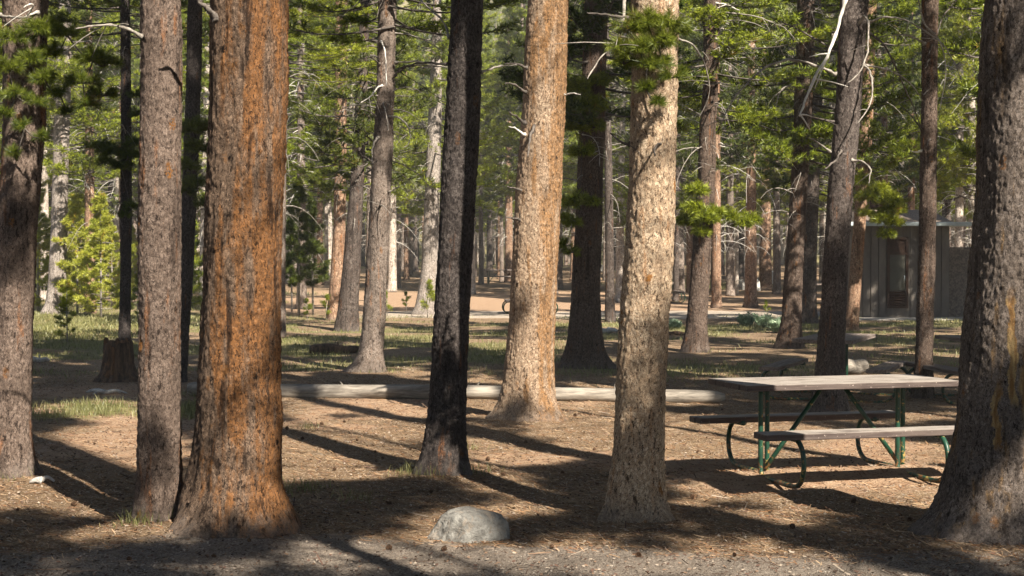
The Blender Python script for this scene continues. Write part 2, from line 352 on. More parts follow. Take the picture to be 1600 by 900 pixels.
# ------------------------------------------------------------------ hero trees (pixels measured in the photograph)
# rows: (y, x_left, x_right) of the trunk outline; base: y of the foot
TREES = [
 dict(k='left_edge', base=752, rows=[(0, 8, 72), (200, 6, 68), (350, -4, 58), (500, -12, 51), (650, -16, 47), (740, -22, 48)], mat='pink', H=15, c0=7.0, lab='left-edge pine', label='brown pine at the left picture edge with green needles hanging across its upper trunk', flare=[(0, .25), (200, .3)]),
 dict(k='slim', base=833, rows=[(0, 220, 283), (200, 219, 281), (400, 217, 281), (600, 216, 281), (780, 215, 281), (830, 212, 282)], mat='pink', H=15, c0=6.8, lab='slim pinkish pine', label='slim pinkish grey pine standing close beside the broad orange pine', flare=[(190, .15), (350, .15)]),
 dict(k='orange', base=848, rows=[(0, 329, 447), (150, 327, 445), (300, 323, 442), (450, 318, 441), (600, 311, 438), (700, 305, 436), (760, 300, 434), (800, 296, 438), (830, 290, 442)], mat='orange', H=17, c0=7.5, lab='broad orange pine', label='broad orange barked pine with rust streaks, largest trunk left of centre', flare=[(200, .26), (325, .28), (265, .15)]),
 dict(k='charcoal', base=752, rows=[(0, 704, 756), (150, 698, 751), (300, 689, 744), (450, 680, 737), (600, 671, 730), (700, 664, 725), (745, 658, 724)], mat='dark', H=15, c0=6.8, lab='charcoal pine', label='charcoal dark leaning pine behind the pale boulder', flare=[(200, .2), (335, .35)]),
 dict(k='tan', base=664, rows=[(0, 826, 889), (150, 817, 884), (300, 806, 876), (450, 798, 869), (560, 793, 865), (620, 790, 863), (655, 788, 866)], mat='tanside', H=17, c0=7.5, lab='large tan pine', label='large tan pine with a rust strip down its right side, behind the log', flare=[(190, .45), (340, .55), (270, .2)]),
 dict(k='sunlit', base=824, rows=[(0, 988, 1060), (130, 987, 1059), (250, 984, 1056), (400, 976, 1051), (500, 969, 1045), (600, 963, 1040), (700, 960, 1037), (780, 953, 1036), (815, 949, 1038)], mat='tan', H=16, c0=7.2, lab='sunlit pale pine', label='sunlit pale tan pine with a green needle tuft hanging high on its trunk', flare=[(195, .15), (345, .25)]),
 dict(k='right_edge', base=858, rows=[(0, 1541, 1655), (150, 1537, 1652), (300, 1528, 1652), (450, 1518, 1652), (600, 1506, 1655), (700, 1497, 1662), (780, 1484, 1668), (840, 1470, 1680)], mat='scar', H=17, c0=8, lab='right-edge pine', label='huge grey brown pine with yellow bark scars at the right picture edge', flare=[(190, .16), (225, .14), (330, .2)]),
 dict(k='leaning', base=648, rows=[(0, 1314, 1356), (150, 1307, 1346), (300, 1294, 1332), (420, 1286, 1325), (540, 1277, 1319), (640, 1268, 1320)], mat='dark2', H=14, c0=5.6, lab='leaning dark pine', label='dark leaning pine directly behind the nearest picnic table', flare=[(190, .2), (340, .2)]),
 dict(k='knotty', base=622, rows=[(0, 1441, 1466), (150, 1440, 1464), (300, 1438, 1462), (450, 1434, 1460), (550, 1431, 1457), (615, 1427, 1458)], mat='brown', H=13, c0=5.2, lab='knotty slender pine', label='slender knotty pine in front of the toilet building wall', flare=[(190, .15)]),
 dict(k='flared', base=582, rows=[(0, 592, 619), (150, 588, 616), (300, 580, 611), (400, 574, 606), (480, 569, 602), (540, 564, 598), (575, 560, 598)], mat='grey', H=14, c0=5.0, lab='flared grey pine', label='light grey pine with flared roots behind the left part of the log', flare=[(185, 1.0), (215, .5), (330, .2)]),
 dict(k='brown_mid', base=577, rows=[(0, 915, 950), (200, 905, 944), (350, 899, 941), (450, 893, 938), (540, 887, 939), (570, 884, 942)], mat='brown', H=13, c0=3.8, lab='dark brown pine', label='dark brown pine with drooping needles between the tan pine and the sunlit pine', flare=[(190, .3), (345, .55)]),
 dict(k='thin_left', base=557, rows=[(0, 188, 203), (200, 189, 205), (400, 188, 205), (550, 185, 204)], mat='dark', H=12, c0=5.5, lab='thin dark pine', label='thin dark pine just behind the broken stump', flare=[(190, .1)]),
 dict(k='lean_back', base=600, rows=[(30, 293, 315), (200, 289, 312), (400, 280, 303), (500, 274, 297), (590, 268, 292)], mat='dark', H=13, c0=5.3, lab='hidden leaning pine', label='dark leaning pine half hidden in the gap between slim and broad orange pines', flare=[(190, .1)]),
 dict(k='pale_left', base=492, rows=[(100, 86, 112), (250, 83, 107), (350, 80, 105), (450, 75, 103), (485, 71, 103)], mat='pale', H=13, c0=5.5, lab='pale left pine', label='pale grey pine beside the yellow green saplings at left', flare=[(190, .3)]),
 dict(k='rust_mid', base=500, rows=[(0, 524, 544), (200, 523, 542), (350, 521, 540), (430, 516, 537), (495, 511, 533)], mat='far_orange', H=14, c0=3.6, lab='rust pine', label='rust coloured pine touching the left side of a darker trunk in the mid distance', flare=[(190, .1)]),
 dict(k='dark_mid', base=516, rows=[(0, 563, 578), (150, 556, 574), (300, 546, 568), (420, 535, 563), (510, 525, 558)], mat='far_dark', H=13, c0=3.4, lab='dark mid pine', label='near black pine between the rust pine and the flared grey pine', flare=[(190, .2)]),
 dict(k='light_mid', base=493, rows=[(200, 668, 690), (340, 662, 686), (420, 658, 684), (488, 649, 681)], mat='pale', H=13, c0=3.0, lab='light mid pine', label='light grey pine just left of the charcoal pine in the clearing', flare=[(190, .2)]),
 dict(k='crooked', base=550, rows=[(0, 1100, 1126), (120, 1100, 1122), (200, 1094, 1119), (300, 1090, 1116), (400, 1081, 1110), (500, 1073, 1106), (542, 1068, 1104)], mat='brown', H=13, c0=4.0, lab='crooked brown pine', label='crooked dark brown pine right of the sunlit pine beside the green herbs', flare=[(195, .25), (340, .2)]),
 dict(k='twin_grey', base=545, rows=[(0, 1246, 1273), (150, 1242, 1270), (300, 1235, 1261), (420, 1227, 1255), (500, 1221, 1252), (538, 1216, 1252)], mat='brown', H=13, c0=3.5, lab='grey brown pine', label='grey brown pine behind the left corner of the diagonal picnic table', flare=[(190, .3)]),
 dict(k='twin_dark', base=505, rows=[(0, 1270, 1290), (200, 1262, 1284), (400, 1254, 1276), (500, 1250, 1276)], mat='far_dark', H=13, c0=3.3, lab='dark twin pine', label='darker pine directly behind the grey brown pine near the diagonal table', flare=[(340, .2)]),
 dict(k='amber', base=518, rows=[(0, 1350, 1370), (200, 1342, 1364), (330, 1335, 1354), (420, 1328, 1348), (510, 1320, 1341)], mat='far_orange', H=13, c0=3.6, lab='amber pine', label='amber sunlit pine at the left corner of the toilet building', flare=[(190, .2)]),
 dict(k='sliver', base=525, rows=[(100, 438, 450), (300, 436, 447), (450, 434, 446), (520, 432, 447)], mat='grey', H=12, c0=5.5, lab='sliver pine', label='narrow grey trunk peeking out right behind the broad orange pine', flare=[]),
]
M['dark2'] = bark('dark mottled pine bark', (.022, .018, .017), (.105, .085, .077), (.21, .178, .16), amt=.06, seed=14, resin=.2, streak=.3)
for t in TREES:
    b = gnd((t['rows'][-1][1] + t['rows'][-1][2]) / 2, t['base'])
    r = (t['rows'][-1][2] - t['rows'][-1][1]) / 2 / F * b[1]
    t['D'] = b[1] + r * .9; t['bx'] = float(at((t['rows'][-1][1] + t['rows'][-1][2]) / 2, t['base'], t['D'])[0]); t['r0'] = r
    if t['D'] < 17: MOUNDS.append((t['bx'], t['D'], .05, r * 3.2))
TD = {t['k']: t for t in TREES}

def axis_of(t):
    D = t['D']; z = []; x = []; r = []
    for (y, a, b) in sorted(t['rows'], key=lambda q: -q[0]):
        p = at((a + b) / 2, y, D); z.append(p[2]); x.append(p[0]); r.append((b - a) / 2 / F * D)
    z = np.array(z); x = np.array(x); r = np.array(r)
    def f(zz):
        zz = np.asarray(zz, float)
        xx = np.interp(zz, z, x); rr = np.interp(zz, z, r)
        sl = (x[-1] - x[-3]) / (z[-1] - z[-3]) if len(z) > 2 else 0
        over = np.clip(zz - z[-1], 0, None); xx = xx + sl * 3.0 * (1 - np.exp(-over / 3.0))
        rr = rr * np.where(over > 0, np.clip(1 - over / (t['H'] - z[-1]), .03, 1) ** .8, 1)
        return xx - t['bx'], rr
    return f, z[-1]
def trunk_mesh(mb, f, H, ztop_vis, r0, seed, res, flare, rough=1.0, zb=-.2):
    zz = np.arange(zb, ztop_vis, res * 1.15); zz = np.concatenate([zz, np.arange(ztop_vis, H, .3), [H]])
    k = int(np.clip(2 * math.pi * r0 / res, 10, 230)); th = np.arange(k) / k * 2 * math.pi
    xx, rr = f(zz); n = len(zz)
    Z, TH = np.meshgrid(zz, th, indexing='ij'); R = np.repeat(rr[:, None], k, 1)
    zc = np.clip(Z, 0, None); h = r0 * 1.1 + .04
    fl = 1 + .10 * np.exp(-zc / (h * .8))
    for (ang, am) in flare:
        c = np.clip(np.cos(TH - math.radians(ang) + .25 * np.sin(zc * 9 + seed)), 0, 1) ** 6; fl = fl + am * np.exp(-zc / (h * .62)) * c * 1.1
    rr_ = np.random.default_rng(seed + 1)
    for q in range(6 if flare else 0):
        c = np.clip(np.cos(TH - rr_.random() * 6.283 + .3 * np.sin(zc * 7 + q)), 0, 1) ** 22; fl = fl + (.06 + .12 * rr_.random()) * np.exp(-zc / (h * (.5 + .9 * rr_.random()))) * c
    P = np.stack([np.cos(TH) * R, np.sin(TH) * R, Z], -1).reshape(-1, 3)
    Rf = (R * fl).ravel()
    if res < .06:
        d = .025 * r0 / .2 * fbm(P * (3, 3, 1.2) + seed * 7.3, seed, 3)
        vis = (P[:, 2] < ztop_vis + .5)
        Pv = P[vis]; wob = vnoise(Pv * 30, seed) * .012
        c1, q1 = cells((Pv + wob[:, None]) * (42, 42, 26) + seed * 3.7, seed)
        c2, q2 = cells((Pv - wob[:, None]) * (75, 75, 45) + seed, seed + 3)
        ch = np.clip(fbm(Pv * (48, 48, 30) + seed, seed + 31, 2) * 2.2, -1, 1)
        dd = rough * (.0035 * ch + .006 * (q1 > .55) * np.clip(1.1 - c1 * 1.5, 0, 1) + .004 * q2 * np.clip(1.2 - c2 * 1.2, 0, 1) - .004 * np.clip(fbm(Pv * (14, 14, 1.6) + seed, seed + 9, 2), 0, 1) * 2)
        lo = np.clip(1 - Pv[:, 2] / .5, 0, 1)
        dd = dd + lo * .012 * fbm(Pv * (14, 14, 5), seed + 21, 2)
        d[vis] += dd; Rf = Rf + d
    V = np.stack([np.cos(TH.ravel()) * Rf, np.sin(TH.ravel()) * Rf, Z.ravel()], -1)
    V[:, 0] += np.repeat(xx, k)
    i, j = np.meshgrid(np.arange(n - 1), np.arange(k), indexing='ij'); j2 = (j + 1) % k
    q = np.stack([i * k + j, i * k + j2, (i + 1) * k + j2, (i + 1) * k + j], -1).reshape(-1, 4)
    V = np.concatenate([V, [[xx[-1], 0, H + .05]]]); jj = np.arange(k)
    tcap = np.stack([(n - 1) * k + jj, (n - 1) * k + (jj + 1) % k, np.full(k, n * k)], 1)
    mb.add(V, q, tcap)

# ------------------------------------------------------------------ needles and crowns
def blades(mb, C, Dn, rg, nb, bl, bw, tl, spread=.9):
    """brush-like tufts: nb triangular blades about each centre C along twig direction Dn"""
    C = np.asarray(C, float); Dn = np.asarray(Dn, float); Dn = Dn / (np.linalg.norm(Dn, axis=1)[:, None] + 1e-9)
    n = len(C); u = rg.random((n, nb)); rv = rg.normal(size=(n, nb, 3)); Dx = Dn[:, None, :]
    rv -= (rv * Dx).sum(-1)[..., None] * Dx; rv /= np.linalg.norm(rv, axis=-1)[..., None] + 1e-9
    dr = Dx * (.35 + .55 * u)[..., None] + rv * spread; dr /= np.linalg.norm(dr, axis=-1)[..., None]
    base = C[:, None, :] + Dx * ((u - .5) * tl)[..., None]
    ln = bl * (.75 + .5 * rg.random((n, nb)))[..., None]
    sd_ = np.cross(dr, rg.normal(size=(n, nb, 3))); sd_ /= np.linalg.norm(sd_, axis=-1)[..., None] + 1e-9
    V = np.stack([base - sd_ * bw / 2, base + sd_ * bw / 2, base + dr * ln], 2).reshape(-1, 3)
    mb.add(V, np.arange(n * nb * 3).reshape(-1, 3))

def crown_points(rg, z0, z1, R, nbr, twigs=7, dens=3, shape=1.0, droop=.25, skip=None):
    C = []; Dn = []; tubes = []
    for b in range(nbr):
        t = (b + rg.random()) / nbr; z = z0 + (z1 - z0) * t
        prof = (1 - t) ** .8 * min(1, .7 + 2.2 * t) * shape
        L = R * max(.15, prof) * (.6 + .6 * rg.random()); a = rg.random() * 2 * math.pi
        if skip is not None and skip(a, z, L): continue
        h = np.array([math.cos(a), math.sin(a), 0]); side = np.array([-h[1], h[0], 0])
        s = np.linspace(0, 1, 6); dz = -droop * L * s + (.25 + .35 * droop) * L * s ** 2.5 + .15 * L * s * t
        P = np.array([0, 0, z]) + h * (L * s)[:, None] + np.array([0, 0, 1.0]) * dz[:, None] + side * (np.sin(s * 2.5 + a) * .08 * L)[:, None]
        tubes.append((P, np.linspace(.018 + .012 * L / 2, .004, 6)))
        for w in range(twigs):
            q = .3 + .7 * rg.random(); i = min(4, int(q * 5)); f = q * 5 - i; p = P[i] * (1 - f) + P[i + 1] * f
            tl = L * (.16 + .28 * rg.random()) * (1.15 - q * .6); d = h * (.5 + .5 * rg.random()) + side * rg.normal() * .8 + np.array([0, 0, .15 + .35 * rg.random()])
            d /= np.linalg.norm(d); e = p + d * tl; tubes.append((np.array([p, (p + e) / 2 + [0, 0, -.02], e]), np.array([.006, .005, .003])))
            for k in range(dens):
                g = (k + 1) / dens; C.append(p + (e - p) * g + rg.normal(size=3) * .03); Dn.append(d + rg.normal(size=3) * .35 + [0, 0, .3])
    return C, Dn, tubes

def dead_twigs(mb, rg, z0, z1, n, L0, rfun, thick=.011):
    for b in range(n):
        z = z0 + (z1 - z0) * rg.random(); a = rg.random() * 2 * math.pi; L = L0 * (.25 + .9 * rg.random() ** 1.5)
        h = np.array([math.cos(a), math.sin(a), 0]); side = np.array([-h[1], h[0], 0]); x0, r0 = rfun(z)
        s = np.linspace(0, 1, 6); up = rg.normal() * .25 + .1
        P = np.array([float(x0), 0, z]) + h * (float(r0) * .8 + L * s)[:, None] + np.array([0, 0, 1.0]) * (up * L * s - (.35 + .5 * rg.random()) * L * s ** 2.3)[:, None] + side * (rg.normal() * .2 * L * s ** 2)[:, None]
        mb.tube(P, np.linspace(thick * (.7 + .6 * rg.random()), thick * .25, 6), 4, False)
        for w in range(rg.integers(1, 5)):
            i = rg.integers(1, 5); p = P[i]; d = h * rg.normal() * .5 + side * rg.normal() * .8 + np.array([0, 0, rg.normal() * .5 - .25]); l = L * (.15 + .35 * rg.random())
            mb.tube(np.array([p, p + d * l * .5, p + d * l + [0, 0, -.2 * l]]), [thick * .4, thick * .3, thick * .15], 3, False)

rg0 = np.random.default_rng(11)
CROWNS = []   # shared crown meshes, local z measured from tree foot
def crown_mesh(name, rg, z0, z1, R, nbr, mat, nb=20, bl=.105, bw=.018, twigs=11, dens=3, droop=.25):
    C, Dn, tubes = crown_points(rg, z0, z1, R, nbr, twigs, dens, 1.0, droop)
    mb = MB(); blades(mb, C, Dn, rg, nb, bl, bw, .12)
    o = mb.build(name, M[mat], None, False); me = o.data; bpy.data.objects.remove(o)
    mb = MB()
    for P, r in tubes: mb.tube(P, r, 3, False)
    o = mb.build('branches', M['twig_dark'], None); me2 = o.data; bpy.data.objects.remove(o)
    return me, me2
for i in range(8):
    rg = np.random.default_rng(100 + i)
    z0 = [3.0, 3.6, 4.2, 4.8, 3.3, 5.4, 2.6, 4.0][i]; H = [14, 15, 13, 16, 12, 15, 11, 14][i]; R = [1.8, 1.7, 1.6, 1.9, 1.7, 1.8, 1.5, 2.0][i]
    CROWNS.append((z0, H) + crown_mesh('crown', rg, z0, H, R * 1.12, 115, ['needle', 'needle', 'needle_dark', 'needle', 'needle', 'needle_dark', 'needle', 'needle'][i], droop=.3))
def inst(name, me, parent, loc=(0, 0, 0), rz=0, sc=(1, 1, 1)):
    o = bpy.data.objects.new(name, me); COL.objects.link(o); o.parent = parent; o.location = loc; o.rotation_euler = (0, 0, rz); o.scale = sc; return o

# ---- which places the sun reaches and which it does not: unseen boughs are added or left out to cast this shade
rgS = np.random.default_rng(5)
LIT = []; SHADE = []
def lit_ground(poly, r=.16, step=.3, keep=.75, sd=1):
    P = np.array([gnd(x, y)[:2] for x, y in poly]); lo, hi = P.min(0), P.max(0)
    X, Y = np.meshgrid(np.arange(lo[0], hi[0], step), np.arange(lo[1], hi[1], step)); X = X.ravel(); Y = Y.ravel()
    ins = np.zeros(len(X), bool); j = len(P) - 1
    for i in range(len(P)):
        c = ((P[i, 1] > Y) != (P[j, 1] > Y)) & (X < (P[j, 0] - P[i, 0]) * (Y - P[i, 1]) / (P[j, 1] - P[i, 1] + 1e-12) + P[i, 0]); ins ^= c; j = i
    X, Y = X[ins], Y[ins]
    if not len(X): return []
    nz = (n2(X, Y, 1.3, sd, 2) + 1) / 2; m = nz < np.quantile(nz, keep)
    return [(np.array([x, y, .0]), r) for x, y in zip(X[m], Y[m])]
def trunk_pts(k, y0, y1, r=None, n=9, off=0):
    t = TD[k]; out = []; rows = sorted(t['rows'])
    for y in np.linspace(y0, y1, n):
        xc = np.interp(y, [q[0] for q in rows], [(q[1] + q[2]) / 2 for q in rows]); p = at(xc + off, y, t['D'] - t['r0'])
        out.append((p, r if r else t['r0'] * 1.1))
    return out
LIT += lit_ground([(440, 640), (660, 640), (655, 745), (440, 745)], keep=.48)
LIT += lit_ground([(735, 630), (800, 630), (780, 720), (735, 740)], keep=.5)
LIT += lit_ground([(870, 628), (1060, 628), (1040, 700), (880, 712)], keep=.62)
LIT += lit_ground([(1040, 650), (1180, 650), (1500, 700), (1480, 805), (1180, 790), (1050, 735)], keep=.72)
LIT += lit_ground([(55, 668), (215, 672), (215, 735), (130, 712), (55, 700)], keep=.8, step=.25)
LIT += lit_ground([(450, 850), (640, 845), (760, 880), (640, 900), (450, 895)], keep=.55, step=.25)
LIT += lit_ground([(820, 780), (940, 790), (1150, 850), (1350, 870), (900, 890)], keep=.25, step=.3)
LIT += lit_ground([(440, 490), (660, 490), (660, 545), (440, 545)], keep=.35, step=.6, r=.25)
LIT += lit_ground([(740, 480), (880, 480), (880, 545), (740, 545)], keep=.45, step=.6, r=.25)
LIT += lit_ground([(1040, 485), (1230, 485), (1230, 540), (1040, 540)], keep=.5, step=.6, r=.25)
LIT += lit_ground([(60, 620), (215, 620), (215, 660), (60, 660)], keep=.4, step=.4)
LIT += lit_ground([(600, 445), (1230, 445), (1230, 485), (600, 485)], keep=.4, step=1.5, r=.4)
LIT += trunk_pts('sunlit', 150, 490, n=11, r=.17) + trunk_pts('tan', 20, 330, n=10) + trunk_pts('orange', 40, 620, n=12) + trunk_pts('orange', 650, 780, n=3, r=.12)
LIT += trunk_pts('slim', 60, 560, n=10, off=-12) + trunk_pts('left_edge', 480, 700, n=5, off=-5) + trunk_pts('leaning', 190, 330, n=4, off=5) + trunk_pts('leaning', 50, 100, n=2)
LIT += trunk_pts('knotty', 180, 300, n=4) + trunk_pts('knotty', 400, 540, n=4) + trunk_pts('flared', 300, 570, n=6, off=6) + trunk_pts('flared', 20, 120, n=3)
LIT += trunk_pts('twin_grey', 350, 530, n=5) + trunk_pts('amber', 330, 510, n=5) + trunk_pts('crooked', 430, 500, n=2, off=8)
LIT += [(at(x, y, 9.8), .10) for x, y in ((990, 60), (1020, 40), (1050, 45), (1000, 100))] + [(at(x, y, TD['left_edge']['D'] - .3), .16) for x, y in ((30, 80), (60, 130), (25, 170), (60, 215), (100, 150))]
LIT += [(gnd(715, 840) + [0, 0, .2], .2), (gnd(750, 850) + [0, 0, .2], .16)] + [(at(x, 612, 18.9), .10) for x in (750, 790, 880, 920, 955, 560, 520, 470)]
LIT += lit_ground([(-20, 745), (640, 762), (930, 770), (940, 850), (400, 895), (0, 860)], keep=.26, step=.28, sd=31, r=.06)
LIT += lit_ground([(1050, 812), (1465, 815), (1460, 898), (950, 895), (950, 850)], keep=.26, step=.28, sd=32, r=.06)
SHADE += [(p, .3) for p, r in lit_ground([(-20, 738), (640, 756), (930, 765), (940, 850), (400, 895), (0, 860)], keep=.85, step=.33, sd=7)]
SHADE += [(p, .3) for p, r in lit_ground([(1050, 812), (1465, 815), (1460, 898), (950, 895), (950, 850)], keep=.85, step=.33, sd=8)]
SHADE += [(p, .35) for p, r in lit_ground([(50, 545), (640, 545), (640, 600), (50, 612)], keep=.8, step=.7, sd=9)]
SHADE += [(p, .35) for p, r in lit_ground([(740, 560), (1200, 565), (1200, 605), (740, 605)], keep=.7, step=.7, sd=10)]
SHADE += trunk_pts('charcoal', 0, 740, n=12, r=.3) + trunk_pts('right_edge', 0, 600, n=6, r=.3) + trunk_pts('sunlit', 570, 815, n=12, r=.3) + trunk_pts('brown_mid', 260, 570, n=6)
SHADE += [(np.array([x, 44.5, z]), .4) for x in (9.8, 10.6, 11.4, 12.0, 12.8, 13.6) for z in (.3, 1.1, 1.9, 2.5)]
SHADE += trunk_pts('left_edge', 120, 440, n=7) + trunk_pts('orange', 780, 840, n=3, r=.3)
SHADE += [(p, .35) for p, r in lit_ground([(1030, 592), (1480, 592), (1480, 640), (1030, 640)], keep=.9, step=.5, sd=14)]
SHADE += trunk_pts('tan', 370, 640, n=4, r=.16, off=-16)
LIT += trunk_pts('tan', 330, 600, n=5, r=.05, off=26)
SHADE += trunk_pts('leaning', 360, 640, n=5, r=.3) + trunk_pts('left_edge', 180, 440, n=5)
LP = np.array([p for p, r in LIT]); LR = np.array([r for p, r in LIT])
def blocks(c, r):
    """would a clump of radius r at c throw its shadow on a place the photo shows sunlit"""
    d = c[None, :] - LP; t = d @ SUN; pr = d - t[:, None] * SUN
    return bool(np.any((t > .3) & (np.linalg.norm(pr, axis=1) < LR + r)))
def in_frame(c, r):
    if c[1] < 1.0: return False
    x, y = screen(c); m = r * F / c[1]
    return (-60 - m < x < 1660 + m) and (y + m > -30)

OFFS = [(4.6, 5.2), (6.3, 1.9), (8.8, 6.8), (3.0, -2.4), (-1.2, -3.2), (7.0, -3.4), (11.3, 2.6), (-3.6, 2.2), (5.6, 9.4), (8.0, 11.8), (12.0, 9.5), (1.0, 1.0 - 6.5), (4.8, -7.5), (10.5, -6.5), (13.5, -1.2), (16, 5), (9.6, 16.5), (-6.5, 7.5), (14, 14), (15.5, 21), (12, 24), (2.6, 3.3), (-2.0, 5.4), (18, 12), (-7.5, 2.5), (8, -10), (13.9, 35.5), (16.3, 40.5), (15.0, 43.2), (18.2, 37), (13.0, 31), (19.5, 33)]  # feet of unseen pines put in to shade the clearing
rgc = np.random.default_rng(77)
CAST = []   # near pines and unseen pines added for shade: foot x,y, crown from z0 to H
for t in TREES:
    if t['D'] < 22: CAST.append(dict(x=t['bx'], y=t['D'], z0=t['c0'], H=t['H'], t=t))
for i, (x, y) in enumerate(OFFS):
    CAST.append(dict(x=x, y=y, z0=5.0 + 2 * rgc.random(), H=14 + 3 * rgc.random(), t=None))
for c in CAST:
    c['cl'] = []
    f = axis_of(c['t'])[0] if c['t'] else (lambda z: (np.zeros_like(np.asarray(z, float)), .13 * np.clip(1 - np.asarray(z, float) / 16, .05, 1)))
    c['f'] = f
    for k in range(210):
        t = rgc.random() ** .9; z = c['z0'] + (c['H'] - c['z0']) * t; R = 2.5 * (1 - t) ** .7 * min(1, .5 + 2 * t)
        a = rgc.random() * 6.283; q = R * (.25 + .75 * rgc.random() ** .6); fx = float(f(z)[0])
        p = np.array([c['x'] + fx + q * math.cos(a), c['y'] + q * math.sin(a), z]); r = .22 + .12 * rgc.random()
        if in_frame(p, r + .1) or blocks(p, r): continue
        c['cl'].append((p, r))
ns = 0
for (p, r) in SHADE:
    done = False
    for tt in rgc.permutation(np.linspace(0, 1, 26)):
        z = 4.6 + tt * 9; q = p + SUN * ((z - p[2]) / SUN[2]) + rgc.normal(size=3) * .05
        if in_frame(q, r + .15): continue
        best = min(CAST, key=lambda c: math.hypot(c['x'] - q[0], c['y'] - q[1])); dd = math.hypot(best['x'] - q[0], best['y'] - q[1])
        if dd < 3.1 and best['z0'] - 1 < z < best['H'] - .5 and not blocks(q, r * .45):
            best['cl'].append((q, r)); done = True; break  # bough added on the sun ray to shade this spot
    if not done and len(CAST) < 70:
        for z in (7.5, 9, 6, 11, 5.2):
            q = p + SUN * ((z - p[2]) / SUN[2])
            ft = np.array([q[0] + .6, q[1] - .5, 1.0])
            if in_frame(ft, .5) or in_frame(ft + [0, 0, 3], .5) or in_frame(q, r + .15) or blocks(q, r * .45): continue
            if any(math.hypot(c['x'] - ft[0], c['y'] - ft[1]) < 1.3 for c in CAST): continue
            if any(blocks(ft + [0, 0, h_], .1) for h_ in np.arange(0, 12, .5)): continue
            ff_ = (lambda z: (np.zeros_like(np.asarray(z, float)), .13 * np.clip(1 - np.asarray(z, float) / 16, .05, 1)))
            CAST.append(dict(x=float(ft[0]), y=float(ft[1]), z0=5.0, H=15.0, t=None, cl=[(q, r)], f=ff_)); done = True; break  # unseen pine added where no crown can hold the shading bough
    ns += done


def cast_crown(c, root):  # out-of-view crown, its boughs placed for the shade they throw
    rg = np.random.default_rng(int(abs(c['x'] * 97 + c['y'] * 13)) + 5); C = []; Dn = []; tb = MB(); o0 = np.array([c['x'], c['y'], 0])
    for p, r in c['cl']:
        z = max(2.5, p[2] - .25 - .25 * math.hypot(p[0] - c['x'], p[1] - c['y'])); fx = float(c['f'](z)[0])
        s = np.array([c['x'] + fx, c['y'], z]); m = (s + p) / 2 + [0, 0, -.12]
        if not in_frame(m, .1): tb.tube(spline([s - o0, m - o0, p - o0], 6), np.linspace(.022, .006, 6), 4, False)
        n = int(85 * (r / .28) ** 2); q = rg.normal(size=(n, 3)); q /= np.linalg.norm(q, axis=1)[:, None]; q *= (rg.random(n) ** .45)[:, None] * r; q[:, 2] *= .6
        C.append(p - o0 + q); Dn.append(q + (p - s) * .3 + [0, 0, .15])
    if not C: return
    mb = MB(); blades(mb, np.concatenate(C), np.concatenate(Dn), rg, 16, .085, .012, .12)
    cr = mb.build('crown', M['needle'], root, False); tb.build('branches', M['twig_dark'], cr)

# ------------------------------------------------------------------ build hero trees
def px_branch(mb, t, pts, th, dy=0.0, k=6, sub=None):
    """dead branch drawn by the pixels it passes, at the depth of its tree"""
    n = len(pts); P = []
    for i, q in enumerate(pts):
        d = t['D'] - t['r0'] * .6 * (1 if dy < 0 else 0) + dy * (i / (n - 1)); P.append(at(q[0], q[1], d) - [t['bx'], t['D'], t['gz']])
    P = spline(P, n * 5); rg = np.random.default_rng(len(P) + int(pts[0][0])); jt = rg.normal(size=P.shape) * .0035 * min(1.6, th / .012); jt[0] = 0; P = P + np.cumsum(jt, 0)
    rr_ = np.linspace(th, th * .35, len(P)) * (1 + .18 * rg.normal(size=len(P))); rr_[0] *= 1.7; rr_[1] *= 1.3; mb.tube(P, np.clip(rr_, th * .2, 9), k)
    if sub:
        for _ in range(sub):
            i = rg.integers(len(P) // 3, len(P)); d = rg.normal(size=3); d[2] = -abs(d[2]) * .8; d /= np.linalg.norm(d); l = .12 + .3 * rg.random()
            mb.tube(spline([P[i], P[i] + d * l * .5 + [0, 0, .01], P[i] + d * l], 5), np.linspace(th * .4, th * .15, 5), 4)
